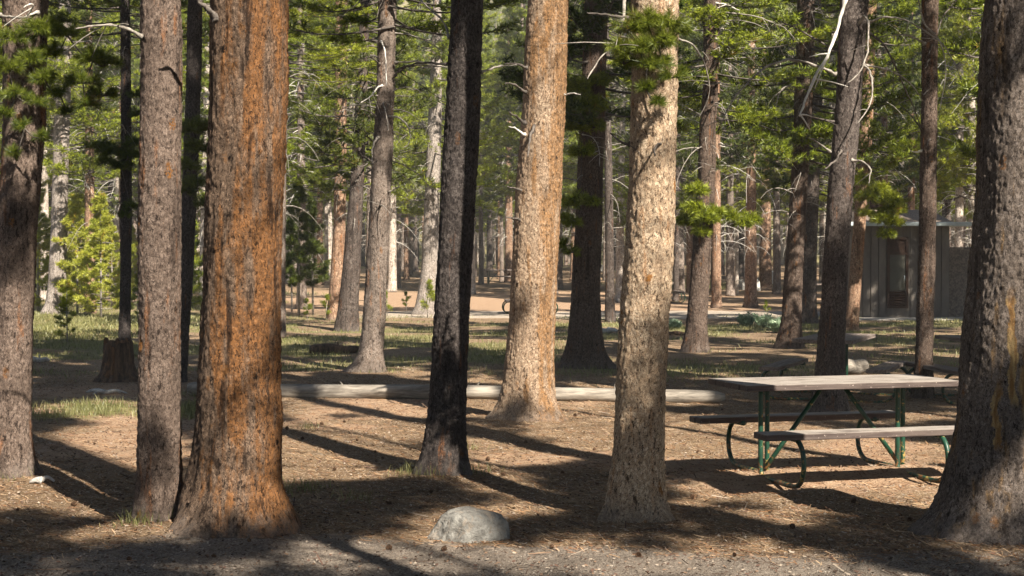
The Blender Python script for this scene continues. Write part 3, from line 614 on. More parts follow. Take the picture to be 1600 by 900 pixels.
BR = {  # tree: list of (points, radius, depth offset, material, subtwigs)
 'slim': [([(221, 57), (195, 44), (160, 37), (118, 42)], .012, -.2, 'twig', 3)],
 'orange': [([(338, 28), (325, 14), (305, 3), (280, -8)], .022, -.2, 'twig_dark', 0)],
 'left_edge': [([(60, 20), (45, 25), (52, 8), (38, 12)], .01, -.3, 'twig_white', 2), ([(0, 24), (20, 27), (45, 24)], .012, -.3, 'twig', 0)],
 'charcoal': [([(700, 100), (668, 98), (640, 104), (622, 118)], .011, .3, 'twig_dark', 1), ([(752, 113), (775, 104), (812, 100)], .013, .2, 'twig', 0), ([(702, 60), (690, 30), (668, 8), (655, -10)], .011, .5, 'twig', 2)],
 'tan': [([(824, 106), (808, 100), (790, 102)],   .015, -.2, 'twig_dark', 0), ([(822, 144), (806, 134), (790, 133)],   .015, -.3, 'twig_dark', 0), ([(838, 192), (832, 200), (824, 220), (819, 244)], .022, -.35, 'twig_dark', 0), ([(820, 192), (806, 183), (797, 174)], .018, -.2, 'twig_dark', 0), ([(816, 298), (800, 296), (790, 292)], .014, -.2, 'twig_dark', 0), ([(882, 148), (895, 147), (905, 149)], .009, -.2, 'twig_white', 0), ([(820, 210), (804, 201), (796, 197)], .014, -.1, 'twig_white', 0), ([(814, 344), (800, 343), (790, 340)], .016, -.2, 'twig_dark', 0)],
 'sunlit': [([(975, -10), (968, 40), (955, 72), (934, 92), (915, 122)], .011, -.4, 'twig', 3), ([(987, 32), (960, 28), (918, 24)], .014, -.2, 'twig_dark', 0), ([(1034, 228), (1029, 226), (1024, 240), (1023, 247)], .010, -.25, 'twig_dark', 0), ([(985, 225), (970, 220), (950, 208)], .012, .1, 'twig_dark', 1), ([(1058, 60), (1085, 75), (1104, 110), (1108, 150), (1093, 190)], .007, .3, 'twig', 3)],  # short dark curve on the trunk face also traces a stub's cast shadow
 'leaning': [([(1337, 42), (1350, 22), (1360, 45), (1358, 75), (1346, 108), (1328, 129)], .016, -.5, 'twig', 2), ([(1325, -20), (1316, 25), (1300, 72), (1282, 105), (1262, 150), (1248, 176)], .026, -.7, 'twig_white', 6), ([(1350, 102), (1362, 112), (1367, 135), (1361, 165), (1343, 192)], .015, -.5, 'twig', 2), ([(1330, 92), (1296, 70), (1250, 48), (1200, 28)], .016, .5, 'twig_dark', 5), ([(1306, 116), (1270, 102), (1230, 97), (1190, 112), (1150, 152), (1122, 196)], .018, -.6, 'twig', 8), ([(1357, 36), (1395, 27), (1435, 40), (1478, 72), (1503, 124)], .015, -.6, 'twig', 5), ([(1356, 48), (1385, 72), (1408, 115), (1430, 165), (1443, 203)], .014, .6, 'twig_dark', 5), ([(1312, 240), (1316, 234), (1308, 250), (1300, 262)], .02, -.3, 'twig_dark', 0), ([(1350, 102), (1390, 112), (1420, 130), (1442, 158)], .011, .4, 'twig', 3), ([(1303, 190), (1275, 182), (1248, 172)], .01, -.3, 'twig_dark', 4), ([(1297, 238), (1275, 222), (1262, 215)], .013, -.3, 'twig', 1), ([(1330, 250), (1352, 252), (1362, 268), (1358, 290)], .015, -.3, 'twig', 2)],  # small dark hook on the trunk follows a stub and its cast shadow
 'knotty': [([(1445, 68), (1415, 53), (1372, 56)], .013, -.5, 'twig', 4), ([(1434, -10), (1442, 35), (1466, 62), (1477, 110), (1466, 182)], .012, -.5, 'twig', 5), ([(1461, 60), (1470, 30), (1486, 8), (1500, -5)], .013, .3, 'twig_dark', 2), ([(1462, 117), (1480, 115), (1494, 122)], .009, -.3, 'twig', 2), ([(1440, 202), (1425, 178), (1408, 162)], .011, .3, 'twig_dark', 2), ([(1440, 236), (1432, 235), (1427, 235)], .013, -.2, 'twig_white', 0), ([(1455, 216), (1450, 222), (1447, 232)], .012, -.3, 'twig_dark', 0), ([(1457, 70), (1452, 77), (1450, 84)], .012, -.3, 'twig_dark', 0), ([(1453, 92), (1449, 100), (1446, 108)], .012, -.3, 'twig_dark', 0), ([(1452, 140), (1448, 146), (1446, 152)], .012, -.3, 'twig_dark', 0)],
 'flared': [([(608, 182), (622, 182), (635, 192), (641, 208), (640, 224), (631, 231)], .017, -.5, 'twig', 0), ([(617, 98), (650, 96), (680, 102), (720, 106)], .016, -.4, 'twig', 2), ([(617, 118), (632, 106), (660, 101), (690, 104)], .016, -.6, 'twig_dark', 2), ([(598, 134), (590, 140), (578, 155), (566, 165)], .015, -.5, 'twig_white', 2), ([(594, 100), (580, 89), (562, 93)], .014, -.4, 'twig_dark', 2), ([(596, 65), (602, 90), (604, 138)], .014, -.9, 'twig_white', 0), ([(599, 160), (604, 185), (606, 206)], .012, -.8, 'twig', 0), ([(592, 215), (585, 225), (582, 245)], .024, -.6, 'twig', 1), ([(587, 182), (575, 174), (562, 170)], .013, -.4, 'twig', 0), ([(582, 255), (572, 248), (566, 242)], .014, -.4, 'twig', 1), ([(598, 2), (592, 12), (588, 30)], .012, -.3, 'twig_dark', 0), ([(608, 300), (616, 297), (620, 294)], .012, -.2, 'twig', 0), ([(592, 328), (594, 318), (597, 314)], .012, -.4, 'twig_dark', 0)],
 'crooked': [([(1090, 27), (1130, 19), (1180, 25), (1222, 42)], .02, -.5, 'twig', 6), ([(1097, 180), (1075, 170), (1062, 165)], .015, .2, 'twig', 3), ([(1120, 92), (1160, 90), (1195, 92)], .011, .2, 'twig', 6), ([(1118, 60), (1140, 75), (1150, 95)], .012, -.3, 'twig_white', 3), ([(1118, 5), (1140, 10), (1155, 18)], .02, -.3, 'twig_white', 2)],
 'brown_mid': [([(905, 190), (885, 200), (865, 240), (860, 280)], .01, -.5, 'twig', 9), ([(910, 210), (925, 215), (935, 235), (936, 260)], .009, -.7, 'twig_white', 9), ([(908, 320), (895, 335), (893, 360)], .009, -.6, 'twig', 8), ([(915, 30), (935, 20), (955, 30), (968, 60)], .011, -.4, 'twig', 9), ([(940, 150), (960, 160), (985, 155)], .012, -.2, 'twig_white', 4)],
 'pale_left': [([(110, 200), (140, 192), (165, 200), (172, 232)], .016, -.4, 'twig_white', 12), ([(105, 235), (125, 235), (130, 265), (140, 300)], .014, -.4, 'twig_white', 10), ([(100, 130), (88, 140), (75, 170)], .014, -.4, 'twig_white', 8), ([(108, 130), (125, 150), (150, 160)], .014, -.4, 'twig', 8), ([(108, 280), (130, 283), (145, 305)], .014, -.4, 'twig_white', 6)],
 'twin_grey': [([(1245, 130), (1222, 140), (1212, 165), (1210, 205)], .014, -.3, 'twig', 4), ([(1241, 250), (1225, 245), (1200, 232)], .014, -.3, 'twig_white', 4), ([(1246, 60), (1220, 62), (1195, 75)], .014, -.3, 'twig', 4)],
}
HROOT = {}
for t in TREES:
    t['gz'] = on(t['bx'], t['D']); near = t['D'] < 17
    root = thing('pine_tree', t['label'], 'pine tree', (t['bx'], t['D'], t['gz'])); HROOT[t['k']] = root
    f, zt = axis_of(t); res = {True: .0085, False: .02 if t['D'] < 30 else .05}[near]
    if t['D'] > 30: res = .07
    # local z = world z - gz
    g = t['gz']; ff = lambda z, f=f, g=g: f(np.asarray(z) + g)
    mb = MB(); trunk_mesh(mb, ff, t['H'], min(zt, at(0, -15, t['D'])[2]) - g + .1, t['r0'], sum(map(ord, t['k'])) % 97, res, t['flare'], 1.05 if near else 1.4)
    mb.build('trunk', M[t['mat']], root)
    for (pts, th, dy, mt, sub) in BR.get(t['k'], []):
        b = MB(); px_branch(b, t, pts, th, dy, sub=sub); b.build('dead_branch', M[mt], root)
    cc = [c for c in CAST if c['t'] is t]
    if cc: cc[0]['x0'] = t['bx']; cast_crown(cc[0], root)
    else:
        i = {'flared': 3, 'brown_mid': 2, 'thin_left': 5, 'pale_left': 5, 'rust_mid': 3, 'dark_mid': 2, 'light_mid': 7, 'crooked': 1, 'twin_grey': 4, 'twin_dark': 5, 'amber': 6, 'sliver': 3, 'lean_back': 5, 'knotty': 4}.get(t['k'], 3)
        z0, H, me, me2 = CROWNS[i]; s = (t['H'] - t['c0']) / (H - z0); fx = float(ff((t['c0'] + t['H']) / 2)[0])
        cr = inst('crown', me, root, (fx, 0, t['c0'] - z0 * s), (len(t['k']) * 1.3) % 6.28, (1.05, 1.05, s)); inst('branches', me2, cr)
        rgd = np.random.default_rng(len(t['label'])); mb = MB(); dead_twigs(mb, rgd, 2.4, t['c0'] + 3.5, 34, 1.0, ff); mb.build('dead_twigs', M['twig'], root)
for i, c in enumerate([c for c in CAST if c['t'] is None]):  # off-frame pines, there only to cast shade
    z = on(c['x'], c['y']); r = thing('pine_tree', 'tall unseen pine added around the viewpoint to shade the clearing', 'pine tree', (c['x'], c['y'], z), group='unseen pines added around the viewpoint for shade')
    mb = MB(); trunk_mesh(mb, c['f'], c['H'], 2, .15, i, .1, []); mb.build('trunk', M['grey'], r); cast_crown(c, r)

rgo = np.random.default_rng(15); nn = 0  # more unseen pines added at the sides and behind to deepen the shade
for _ in range(4000):
    if nn >= 46: break
    x, y = rgo.uniform(-30, 34), rgo.uniform(-26, 30)
    if abs(x) < .36 * y + 3.0 or (y < 0 and abs(x) < 3): continue
    if any((x - c['x']) ** 2 + (y - c['y']) ** 2 < 5.5 for c in CAST): continue
    if any(blocks(np.array([x, y, z_]), max(.3, 2.0 * min(1, (15 - z_) / 8))) for z_ in np.arange(3, 14.5, .8)): continue
    CAST.append(dict(x=x, y=y)); nn += 1; z0, H, me, me2 = CROWNS[nn % 8]
    r = thing('pine_tree', 'tall unseen pine added around the viewpoint to shade the clearing', 'pine tree', (x, y, on(x, y)), rgo.random() * 6, group='unseen pines added around the viewpoint for shade')
    mb = MB(); mb.tube(np.array([[0, 0, -.2], [0, 0, H * .5], [0, 0, H]]), [.16, .1, .02], 10); mb.build('trunk', M['grey'], r); inst('crown', me, r, sc=(1.2, 1.2, 1)); inst('branches', me2, r, sc=(1.2, 1.2, 1))

# ------------------------------------------------------------------ near needle sprays that hang into view
def spray(root, t, spots, seed, mat='needle_near', anchor=None, group=None, nb=110, bl=.060, bw=.0034):
    """brushes of long needles at picture spots (px, py, depth offset, radius px)"""
    rg = np.random.default_rng(seed); C = []; Dn = []; tb = MB(); nodes = []; o0 = np.array([t['bx'], t['D'], t['gz']])
    for (px, py, dy, rp) in sorted(spots, key=lambda q: math.hypot(q[0] - anchor[0], q[1] - anchor[1])):
        c = at(px, py, t['D'] + dy) - o0; r = rp / F * t['D']
        if not len(nodes): nodes.append(at(anchor[0], anchor[1], t['D'] - t['r0'] * .5) - o0)
        a = min(nodes, key=lambda q: np.linalg.norm(q - c)); nodes.append(c)
        m = (a + c) / 2 + [0, 0, -.03]; tb.tube(spline([a, m, c], 7), np.linspace(.007, .004, 7), 5)
        n = max(6, int(12 * (r / .10) ** 2))
        for k in range(n):
            d = rg.normal(size=3); d[2] = abs(d[2]) * .5 + .1 * rg.normal(); d[1] -= .35; d /= np.linalg.norm(d)
            e = c + d * r * (.45 + .6 * rg.random()); tb.tube(np.array([c, (c + e) / 2, e]), [.004, .0035, .003], 4)
            L = np.linalg.norm(e - c)
            for q in (1.0, .8, .6): C.append(c + (e - c) * q); Dn.append(d)
    mb = MB(); blades(mb, C, Dn, rg, nb // 3, bl, bw, .035, .8)
    nb_ = mb.build('needle_branch', M[mat], root, False); tb.build('twigs', M['twig_dark'], nb_); return nb_
spray(HROOT['sunlit'], TD['sunlit'], [(1012, 38, -.25, 30), (1045, 42, -.3, 28), (985, 48, -.25, 28), (970, 75, -.3, 25), (1030, 68, -.35, 30), (1000, 78, -.35, 28), (1060, 52, -.1, 20), (975, 100, -.3, 18), (1010, 105, -.35, 22), (1050, 122, -.35, 20), (1010, 140, -.35, 13), (1035, 100, -.3, 20), (1028, 160, -.32, 8)], 1, anchor=(1020, 60))
spray(HROOT['left_edge'], TD['left_edge'], [(60, 50, -.3, 34), (20, 62, -.35, 28), (105, 55, -.2, 26), (145, 95, 0, 28), (130, 130, -.1, 26), (15, 110, -.4, 26), (45, 95, -.35, 24), (170, 100, .1, 20), (160, 150, .1, 24), (70, 125, -.35, 22), (25, 150, -.4, 22), (60, 160, -.4, 16), (95, 150, -.3, 18), (135, 165, 0, 20), (38, 200, -.4, 14), (65, 215, -.4, 13), (25, 240, -.4, 10), (110, 175, -.2, 12), (8, 180, -.4, 16), (85, 85, -.2, 24)], 2, anchor=(50, 70))
t_ = TD['lean_back']
spray(HROOT['lean_back'], t_, [(300, 205, -.6, 26), (312, 235, -.6, 26), (292, 262, -.7, 22), (308, 290, -.7, 24), (318, 200, -.6, 20), (290, 300, -.7, 20), (315, 320, -.7, 16)], 3, anchor=(298, 230), nb=60, bl=.07, bw=.005, mat='needle_dark')
spray(HROOT['thin_left'], TD['thin_left'], [(150, 230, -.2, 22), (175, 240, -.3, 24), (200, 245, -.4, 24), (190, 262, -.4, 20), (210, 225, -.3, 16), (205, 325, -.4, 14), (195, 338, -.4, 12), (165, 255, -.3, 16), (215, 180, -.3, 14), (212, 150, -.3, 14)], 4, anchor=(197, 235), nb=60, bl=.07, bw=.005, mat='needle_dark')
spray(HROOT['amber'], TD['amber'], [(1372, 300, -1, 18), (1385, 315, -1, 20), (1395, 330, -1, 20), (1380, 345, -1, 20), (1398, 350, -1, 14), (1355, 310, -1, 18), (1352, 335, -1, 12), (1385, 368, -1, 14), (1345, 285, -.8, 18)], 5, anchor=(1345, 290), nb=36, bl=.11, bw=.014, mat='needle')
spray(HROOT['brown_mid'], TD['brown_mid'], [(890, 320, -.5, 16), (905, 315, -.6, 16), (925, 318, -.6, 12), (880, 345, -.5, 14), (895, 350, -.6, 13), (882, 385, -.5, 13), (893, 395, -.6, 12), (898, 200, -.4, 26), (920, 170, -.6, 26), (900, 140, -.5, 24), (880, 170, -.3, 20), (930, 200, -.5, 18), (910, 240, -.5, 20), (935, 130, -.3, 20)], 6, anchor=(908, 250), nb=42, bl=.09, bw=.010, mat='needle')
spray(HROOT['crooked'], TD['crooked'], [(1085, 330, -.5, 20), (1100, 345, -.6, 22), (1075, 350, -.3, 18), (1115, 335, -.4, 18), (1095, 365, -.6, 14), (1140, 340, -.2, 18), (1160, 350, -.1, 16), (1175, 345, 0, 14), (1090, 300, -.5, 18)], 7, anchor=(1098, 310), nb=36, bl=.10, bw=.013, mat='needle')

# ------------------------------------------------------------------ ground, path, gravel road: one grid cut into three
def inv_sinh_grid(c, ext, n, a): u = np.linspace(-1, 1, n); return c + ext * np.sinh(a * u) / math.sinh(a)
gxs = inv_sinh_grid(0.0, 420, 640, 6.6); gys = inv_sinh_grid(12.5, 420, 700, 6.9)
GX, GY = np.meshgrid(gxs, gys, indexing='ij'); GZ = gz(GX, GY)
def px_of(X, Y): return 800 + F * X / np.maximum(Y, .1), YH + F * CAMZ / np.maximum(Y, .1)
def sm(v, a, b): t = np.clip((v - a) / (b - a), 0, 1); return t * t * (3 - 2 * t)
def w_gravel(X, Y):
    d = 9.35 + .25 * n2(X, Y, .8, 60, 3) + .22 * np.sin(X * .9 + 2.0) - Y
    d = d + .5 * np.exp(-((X + 1.4) / .9) ** 2) * 0.6
    return sm(d, -.45, .45)
def w_path(X, Y):
    c = 47.0 + 1.5 * n2(X, Y, .07, 61, 2); w = 2.9 + .8 * n2(X, Y, .25, 62, 2)
    m = 1 - sm(np.abs(Y - c), w - .8, w + .8)
    apron = np.exp(-(((X - 11.5) / 3.2) ** 2 + ((Y - 42.8) / 1.8) ** 2) ** 2)
    return np.maximum(m * sm(X, -5.5, -3.0) * (1 - sm(X, 9, 10.5)), apron * .0 + m * 0)
def w_grass(X, Y):
    n = n2(X, Y, .45, 63, 4); b = sm(Y, 21, 26) * (1 - sm(Y, 43, 47)); w = sm(n + .1, -.1, .3) * b
    w = w * (1 - .55 * sm(X, 2, 6) * (1 - sm(Y, 30, 36)))
    p = np.exp(-(((X + 4.3) / 1.5) ** 2 + ((Y - 17.7) / 1.1) ** 2) ** 2) * sm(n2(X, Y, 1.3, 64, 3), -.45, .1)
    p = np.maximum(p, np.exp(-(((X + 15) / 9) ** 2 + ((Y - 44) / 9) ** 2) ** 2) * .8)
    far = np.maximum(sm(Y, 58, 75) * sm(n2(X, Y, .12, 65, 3), .0, .3) * .7, sm(Y, 125, 140))
    return np.clip(np.maximum(np.maximum(w, p), far), 0, 1)
def w_sand(X, Y):
    u, v = table_frame(X, Y); s = np.exp(-((u / 1.6) ** 2 + (v / 1.25) ** 2) ** 2)
    n = n2(X, Y, .6, 66, 3); t = sm(n, -.1, .4) * sm(Y, 12, 13.5) * (1 - sm(Y, 20, 23)) * .75
    far = sm(Y, 44, 50) * .7 * (1 - sm(Y, 75, 95)) * sm(n2(X, Y, .09, 67, 3), -.4, .1)
    return np.clip(np.maximum(np.maximum(s, t), far), 0, 1)
WG, WP, WR, WS = w_gravel(GX, GY), w_path(GX, GY), w_grass(GX, GY), w_sand(GX, GY)
m = NT('forest floor')
at_ = m.new('ShaderNodeVertexColor'); at_.layer_name = 'zones'; zc = m.sepc(at_.outputs[0]); za = at_.outputs['Alpha']
c = m.coord()
fn = m.noise(m.map(c, (1, 1.0, 1)), 55, 5, .75); mid = m.noise(c, 6, 6, .65); lg = m.noise(c, .7, 5, .6)
lit_ = m.vor(m.map(c, (1, 1, 1)), 95); lr = m.sepc(lit_.outputs['Color'])
stk = m.noise(m.map(c, (1, 3.5, 1), (3, 2, 1)), 45, 4, .8, 1.5)
duff = m.mix(m.rng(fn, .32, .68), (.075, .051, .033), (.285, .203, .128))
duff = m.mix(m.rng(stk, .52, .66), duff, (.44, .32, .195))
duff = m.mix(m.rng(mid, .35, .65, 0, .55), duff, (.13, .078, .046))
duff = m.mix(m.rng(lg, .4, .62, 0, .4), duff, (.34, .24, .15))
duff = m.mix(m.rng(lr[0], .9, .97, 0, .7), duff, (.56, .47, .38))
duff = m.mix(m.rng(lr[1], .9, .97, 0, .8), duff, (.045, .028, .02))
sand = m.mix(m.rng(fn, .3, .7), (.28, .185, .12), (.46, .33, .225)); sand = m.mix(m.rng(mid, .42, .66, 0, .6), sand, (.26, .155, .095))
sand = m.mix(m.rng(lr[2], .93, .98, 0, .8), sand, (.10, .06, .04))
grv = m.mix(m.rng(m.sepc(m.vor(c, 120).outputs['Color'])[0], .1, .9), (.115, .094, .077), (.31, .265, .22))
grv = m.mix(m.rng(mid, .4, .6, 0, .4), grv, (.16, .13, .105)); grv = m.mix(m.rng(fn, .55, .75, 0, .5), grv, (.38, .35, .32))
pth = m.mix(m.rng(mid, .3, .7), (.30, .25, .20), (.44, .38, .31))
grs = m.mix(m.rng(mid, .3, .7), (.095, .095, .04), (.24, .215, .105)); grs = m.mix(m.rng(fn, .5, .7, 0, .6), grs, (.42, .36, .20))
edge = m.rng(mid, .3, .7, -.28, .28, False)
def wz(w, a=.3, b=.7): return m.rng(m.math('ADD', w, edge), a, b)
col = m.mix(wz(za), duff, sand); col = m.mix(m.math('MULTIPLY', wz(zc[2]), .85), col, grs)
col = m.mix(wz(zc[1]), col, pth); col = m.mix(wz(zc[0]), col, grv)
b = m.bump(mid, .6, .05); b = m.bump(fn, .9, .018, b); b = m.bump(m.vor(c, 60).outputs['Distance'], .5, .01, b); b = m.bump(stk, .7, .008, b)
GMAT = m.done(col, .95, b, .1)
def zone_mesh(name, facemask):
    nx, ny = GX.shape; i, j = np.nonzero(facemask)
    q = np.stack([i * ny + j, (i + 1) * ny + j, (i + 1) * ny + j + 1, i * ny + j + 1], 1)
    used = np.unique(q); re = np.full(nx * ny, -1); re[used] = np.arange(len(used))
    V = np.stack([GX, GY, GZ], -1).reshape(-1, 3)[used]; mb = MB(); mb.add(V, re[q]); o = mb.build(name, GMAT)
    ca = o.data.color_attributes.new('zones', 'FLOAT_COLOR', 'POINT')
    W = np.stack([WG, WP, WR, WS], -1).reshape(-1, 4)[used]; ca.data.foreach_set('color', W.astype(np.float32).ravel())
    return tag(o, kind='structure')
fc = lambda w: (w[:-1, :-1] + w[1:, 1:] + w[1:, :-1] + w[:-1, 1:]) / 4 > .5
mg, mp = fc(WG), fc(WP)
zone_mesh('ground', ~mg & ~mp); zone_mesh('gravel_road', mg); zone_mesh('path', mp & ~mg)

# ---- litter, gravel, grass
rl = np.random.default_rng(8)
def fan_sample(n, y0, y1, pw=1.0, wid=.36):
    Y = y0 + (y1 - y0) * rl.random(n) ** pw; X = (rl.random(n) * 2 - 1) * (wid * Y + .3); return X, Y
def sticks(mb, X, Y, ln, wd, lift=.004):
    n = len(X); a = rl.random(n) * math.pi; L = ln * (.5 + rl.random(n)) / 2; W = wd * (.6 + .8 * rl.random(n)) / 2
    dx, dy = np.cos(a) * L, np.sin(a) * L; z = gz(X, Y) + lift; tz = rl.normal(size=n) * L * .25
    P = np.stack([np.stack([X - dx - np.sin(a) * W, Y - dy + np.cos(a) * W, z - tz], 1), np.stack([X - dx + np.sin(a) * W, Y - dy - np.cos(a) * W, z - tz + W], 1),
                  np.stack([X + dx + np.sin(a) * W, Y + dy - np.cos(a) * W, z + tz + W], 1), np.stack([X + dx - np.sin(a) * W, Y + dy + np.cos(a) * W, z + tz], 1)], 1).reshape(-1, 3)
    mb.add(P, np.arange(n * 4).reshape(-1, 4))
def island_mat(name, cols, rough=.9):
    m = NT(name); g = m.new('ShaderNodeNewGeometry'); r = m.new('ShaderNodeValToRGB'); m.L(g.outputs['Random Per Island'], r.inputs[0]); r.color_ramp.interpolation = 'CONSTANT'
    e = r.color_ramp.elements; e[0].color = (*cols[0], 1); e[1].position = 1 / len(cols); e[1].color = (*cols[1], 1)
    for i in range(2, len(cols)): q = e.new(i / len(cols)); q.color = (*cols[i], 1)
    return m.done(r.outputs[0], rough, None, .15)
M['litter'] = island_mat('dry needle litter', [(.24, .125, .06), (.34, .215, .12), (.13, .07, .04), (.40, .29, .185), (.19, .10, .055), (.27, .20, .15)])
M['chips'] = island_mat('bark chips', [(.10, .06, .045), (.19, .125, .085), (.30, .25, .20), (.06, .04, .03)])
M['stones'] = island_mat('gravel stones', [(.21, .18, .15), (.13, .11, .09), (.30, .265, .23), (.18, .135, .10), (.24, .19, .15)])
mb = MB(); X, Y = fan_sample(70000, 8.4, 24, 1.3); k = (w_gravel(X, Y) < .45 + .5 * rl.random(len(X))); sticks(mb, X[k], Y[k], .055, .0035); o = mb.build('needle_litter', M['litter'], None, False)
tag(o, 'brown pine needle litter strewn over the forest floor', 'needle litter', kind='stuff')
mb = MB(); X, Y = fan_sample(20000, 8.4, 26, 1.3); sticks(mb, X, Y, .016, .010, .005)
X, Y = fan_sample(700, 8.6, 26, 1.3); sticks(mb, X, Y, .15, .006, .008)
o = mb.build('bark_chips', M['chips'], None, False); tag(o, 'small bark chips and twigs scattered on the ground', 'bark chips', kind='stuff')
def stones(mb, X, Y, s):
    n = len(X); base = np.array([[1, 0, 0], [-1, 0, 0], [0, 1, 0], [0, -1, 0], [0, 0, 1], [0, 0, -1]], float)
    f = np.array([[0, 2, 4], [2, 1, 4], [1, 3, 4], [3, 0, 4], [2, 0, 5], [1, 2, 5], [3, 1, 5], [0, 3, 5]])
    V = base[None] * (s[:, None, None] * (.6 + .8 * rl.random((n, 6, 1)))) * np.array([1, 1, .6]) + rl.normal(size=(n, 6, 3)) * s[:, None, None] * .18
    V += np.stack([X, Y, gz(X, Y) + s * .2], 1)[:, None]; mb.add(V.reshape(-1, 3), (f[None] + (np.arange(n) * 6)[:, None, None]).reshape(-1, 3))
mb = MB(); X, Y = fan_sample(26000, 8.2, 10.6, 1.0, .38); k = w_gravel(X, Y) > rl.random(len(X)) * .9 + .02; X, Y = X[k], Y[k]; stones(mb, X, Y, .0025 + .0045 * rl.random(len(X)) ** 3)
o = mb.build('gravel', M['stones'], None, True); tag(o, 'loose grey gravel along the near edge of the road', 'gravel', kind='stuff')

def grass(name, X, Y, h, w, label, mat='grass', nb=1):
    n = len(X); mb = MB(); a = rl.random(n) * 6.283; H = h * (.4 + .9 * rl.random(n)); lean = H * (.2 + .6 * rl.random(n)); z = gz(X, Y) - .005; b2 = rl.random(n) * 6.283
    W = w * (.6 + .8 * rl.random(n)) / 2; cx, cy = np.cos(b2), np.sin(b2); sx, sy = np.cos(a) * W, np.sin(a) * W
    P = np.stack([np.stack([X - sx, Y - sy, z], 1), np.stack([X + sx, Y + sy, z], 1), np.stack([X + cx * lean * .4 + sx * .7, Y + cy * lean * .4 + sy * .7, z + H * .6], 1),
                  np.stack([X + cx * lean * .4 - sx * .7, Y + cy * lean * .4 - sy * .7, z + H * .6], 1), np.stack([X + cx * lean, Y + cy * lean, z + H], 1)], 1).reshape(-1, 3)
    q = np.arange(n)[:, None] * 5; mb.add(P, q + [0, 1, 2, 3], q + [3, 2, 4]); o = mb.build(name, M[mat], None, False); tag(o, label, 'grass', kind='stuff')
X, Y = fan_sample(150000, 21, 46, .9, .37); k = w_grass(X, Y) * (.35 + .65 * (n2(X, Y, 1.6, 70, 2) > -.1)) > rl.random(len(X)) * 1.25; X, Y = X[k], Y[k]
grass('meadow_grass', X, Y, .075, .012, 'sparse yellow green grass across the middle of the clearing')
X = rl.uniform(-6.2, -2.6, 26000); Y = rl.uniform(16.2, 19.4, 26000); k = w_grass(X, Y) * (.25 + .75 * (n2(X, Y, 2.2, 75, 2) > -.15)) > rl.random(len(X)) * 1.3 + .12; grass('meadow_grass', X[k], Y[k], .10, .006, 'bright green grass patch behind the slim pine at left')
pts = []
for (px, py, n, r) in [(665, 748, 260, .16), (465, 768, 170, .22), (560, 612, 90, .2), (628, 615, 90, .15), (225, 832, 160, .12), (595, 580, 140, .3), (480, 673, 40, .1), (730, 700, 50, .12), (555, 782, 60, .12), (715, 578, 120, .35), (150, 640, 200, .3), (290, 620, 140, .25), (505, 560, 120, .5), (760, 585, 80, .3), (1180, 500, 0, 1), (985, 690, 30, .2), (740, 745, 60, .15), (1400, 590, 60, .3), (880, 585, 60, .3), (10, 750, 90, .15)]:
    g = gnd(px, py); pts.append(np.stack([g[0] + rl.normal(size=n) * r * .7, g[1] + rl.normal(size=n) * r * .8], 1))
P_ = np.concatenate(pts); grass('grass_tufts', P_[:, 0], P_[:, 1], .085, .005, 'thin grass tufts at the feet of the near trunks')
X, Y = fan_sample(60000, 52, 85, .8, .36); k = (w_grass(X, Y) > .3 + .5 * rl.random(len(X))) ; grass('meadow_grass', X[k], Y[k], .14, .03, 'far pale grass beyond the dirt path')
X = rl.uniform(-19, -8.3, 30000); Y = rl.uniform(33, 60, 30000); k = (X / Y > -.35) & (n2(X, Y, .5, 72, 2) > -.25); grass('meadow_grass', X[k], Y[k], .09, .022, 'green grass under the yellow saplings at far left')

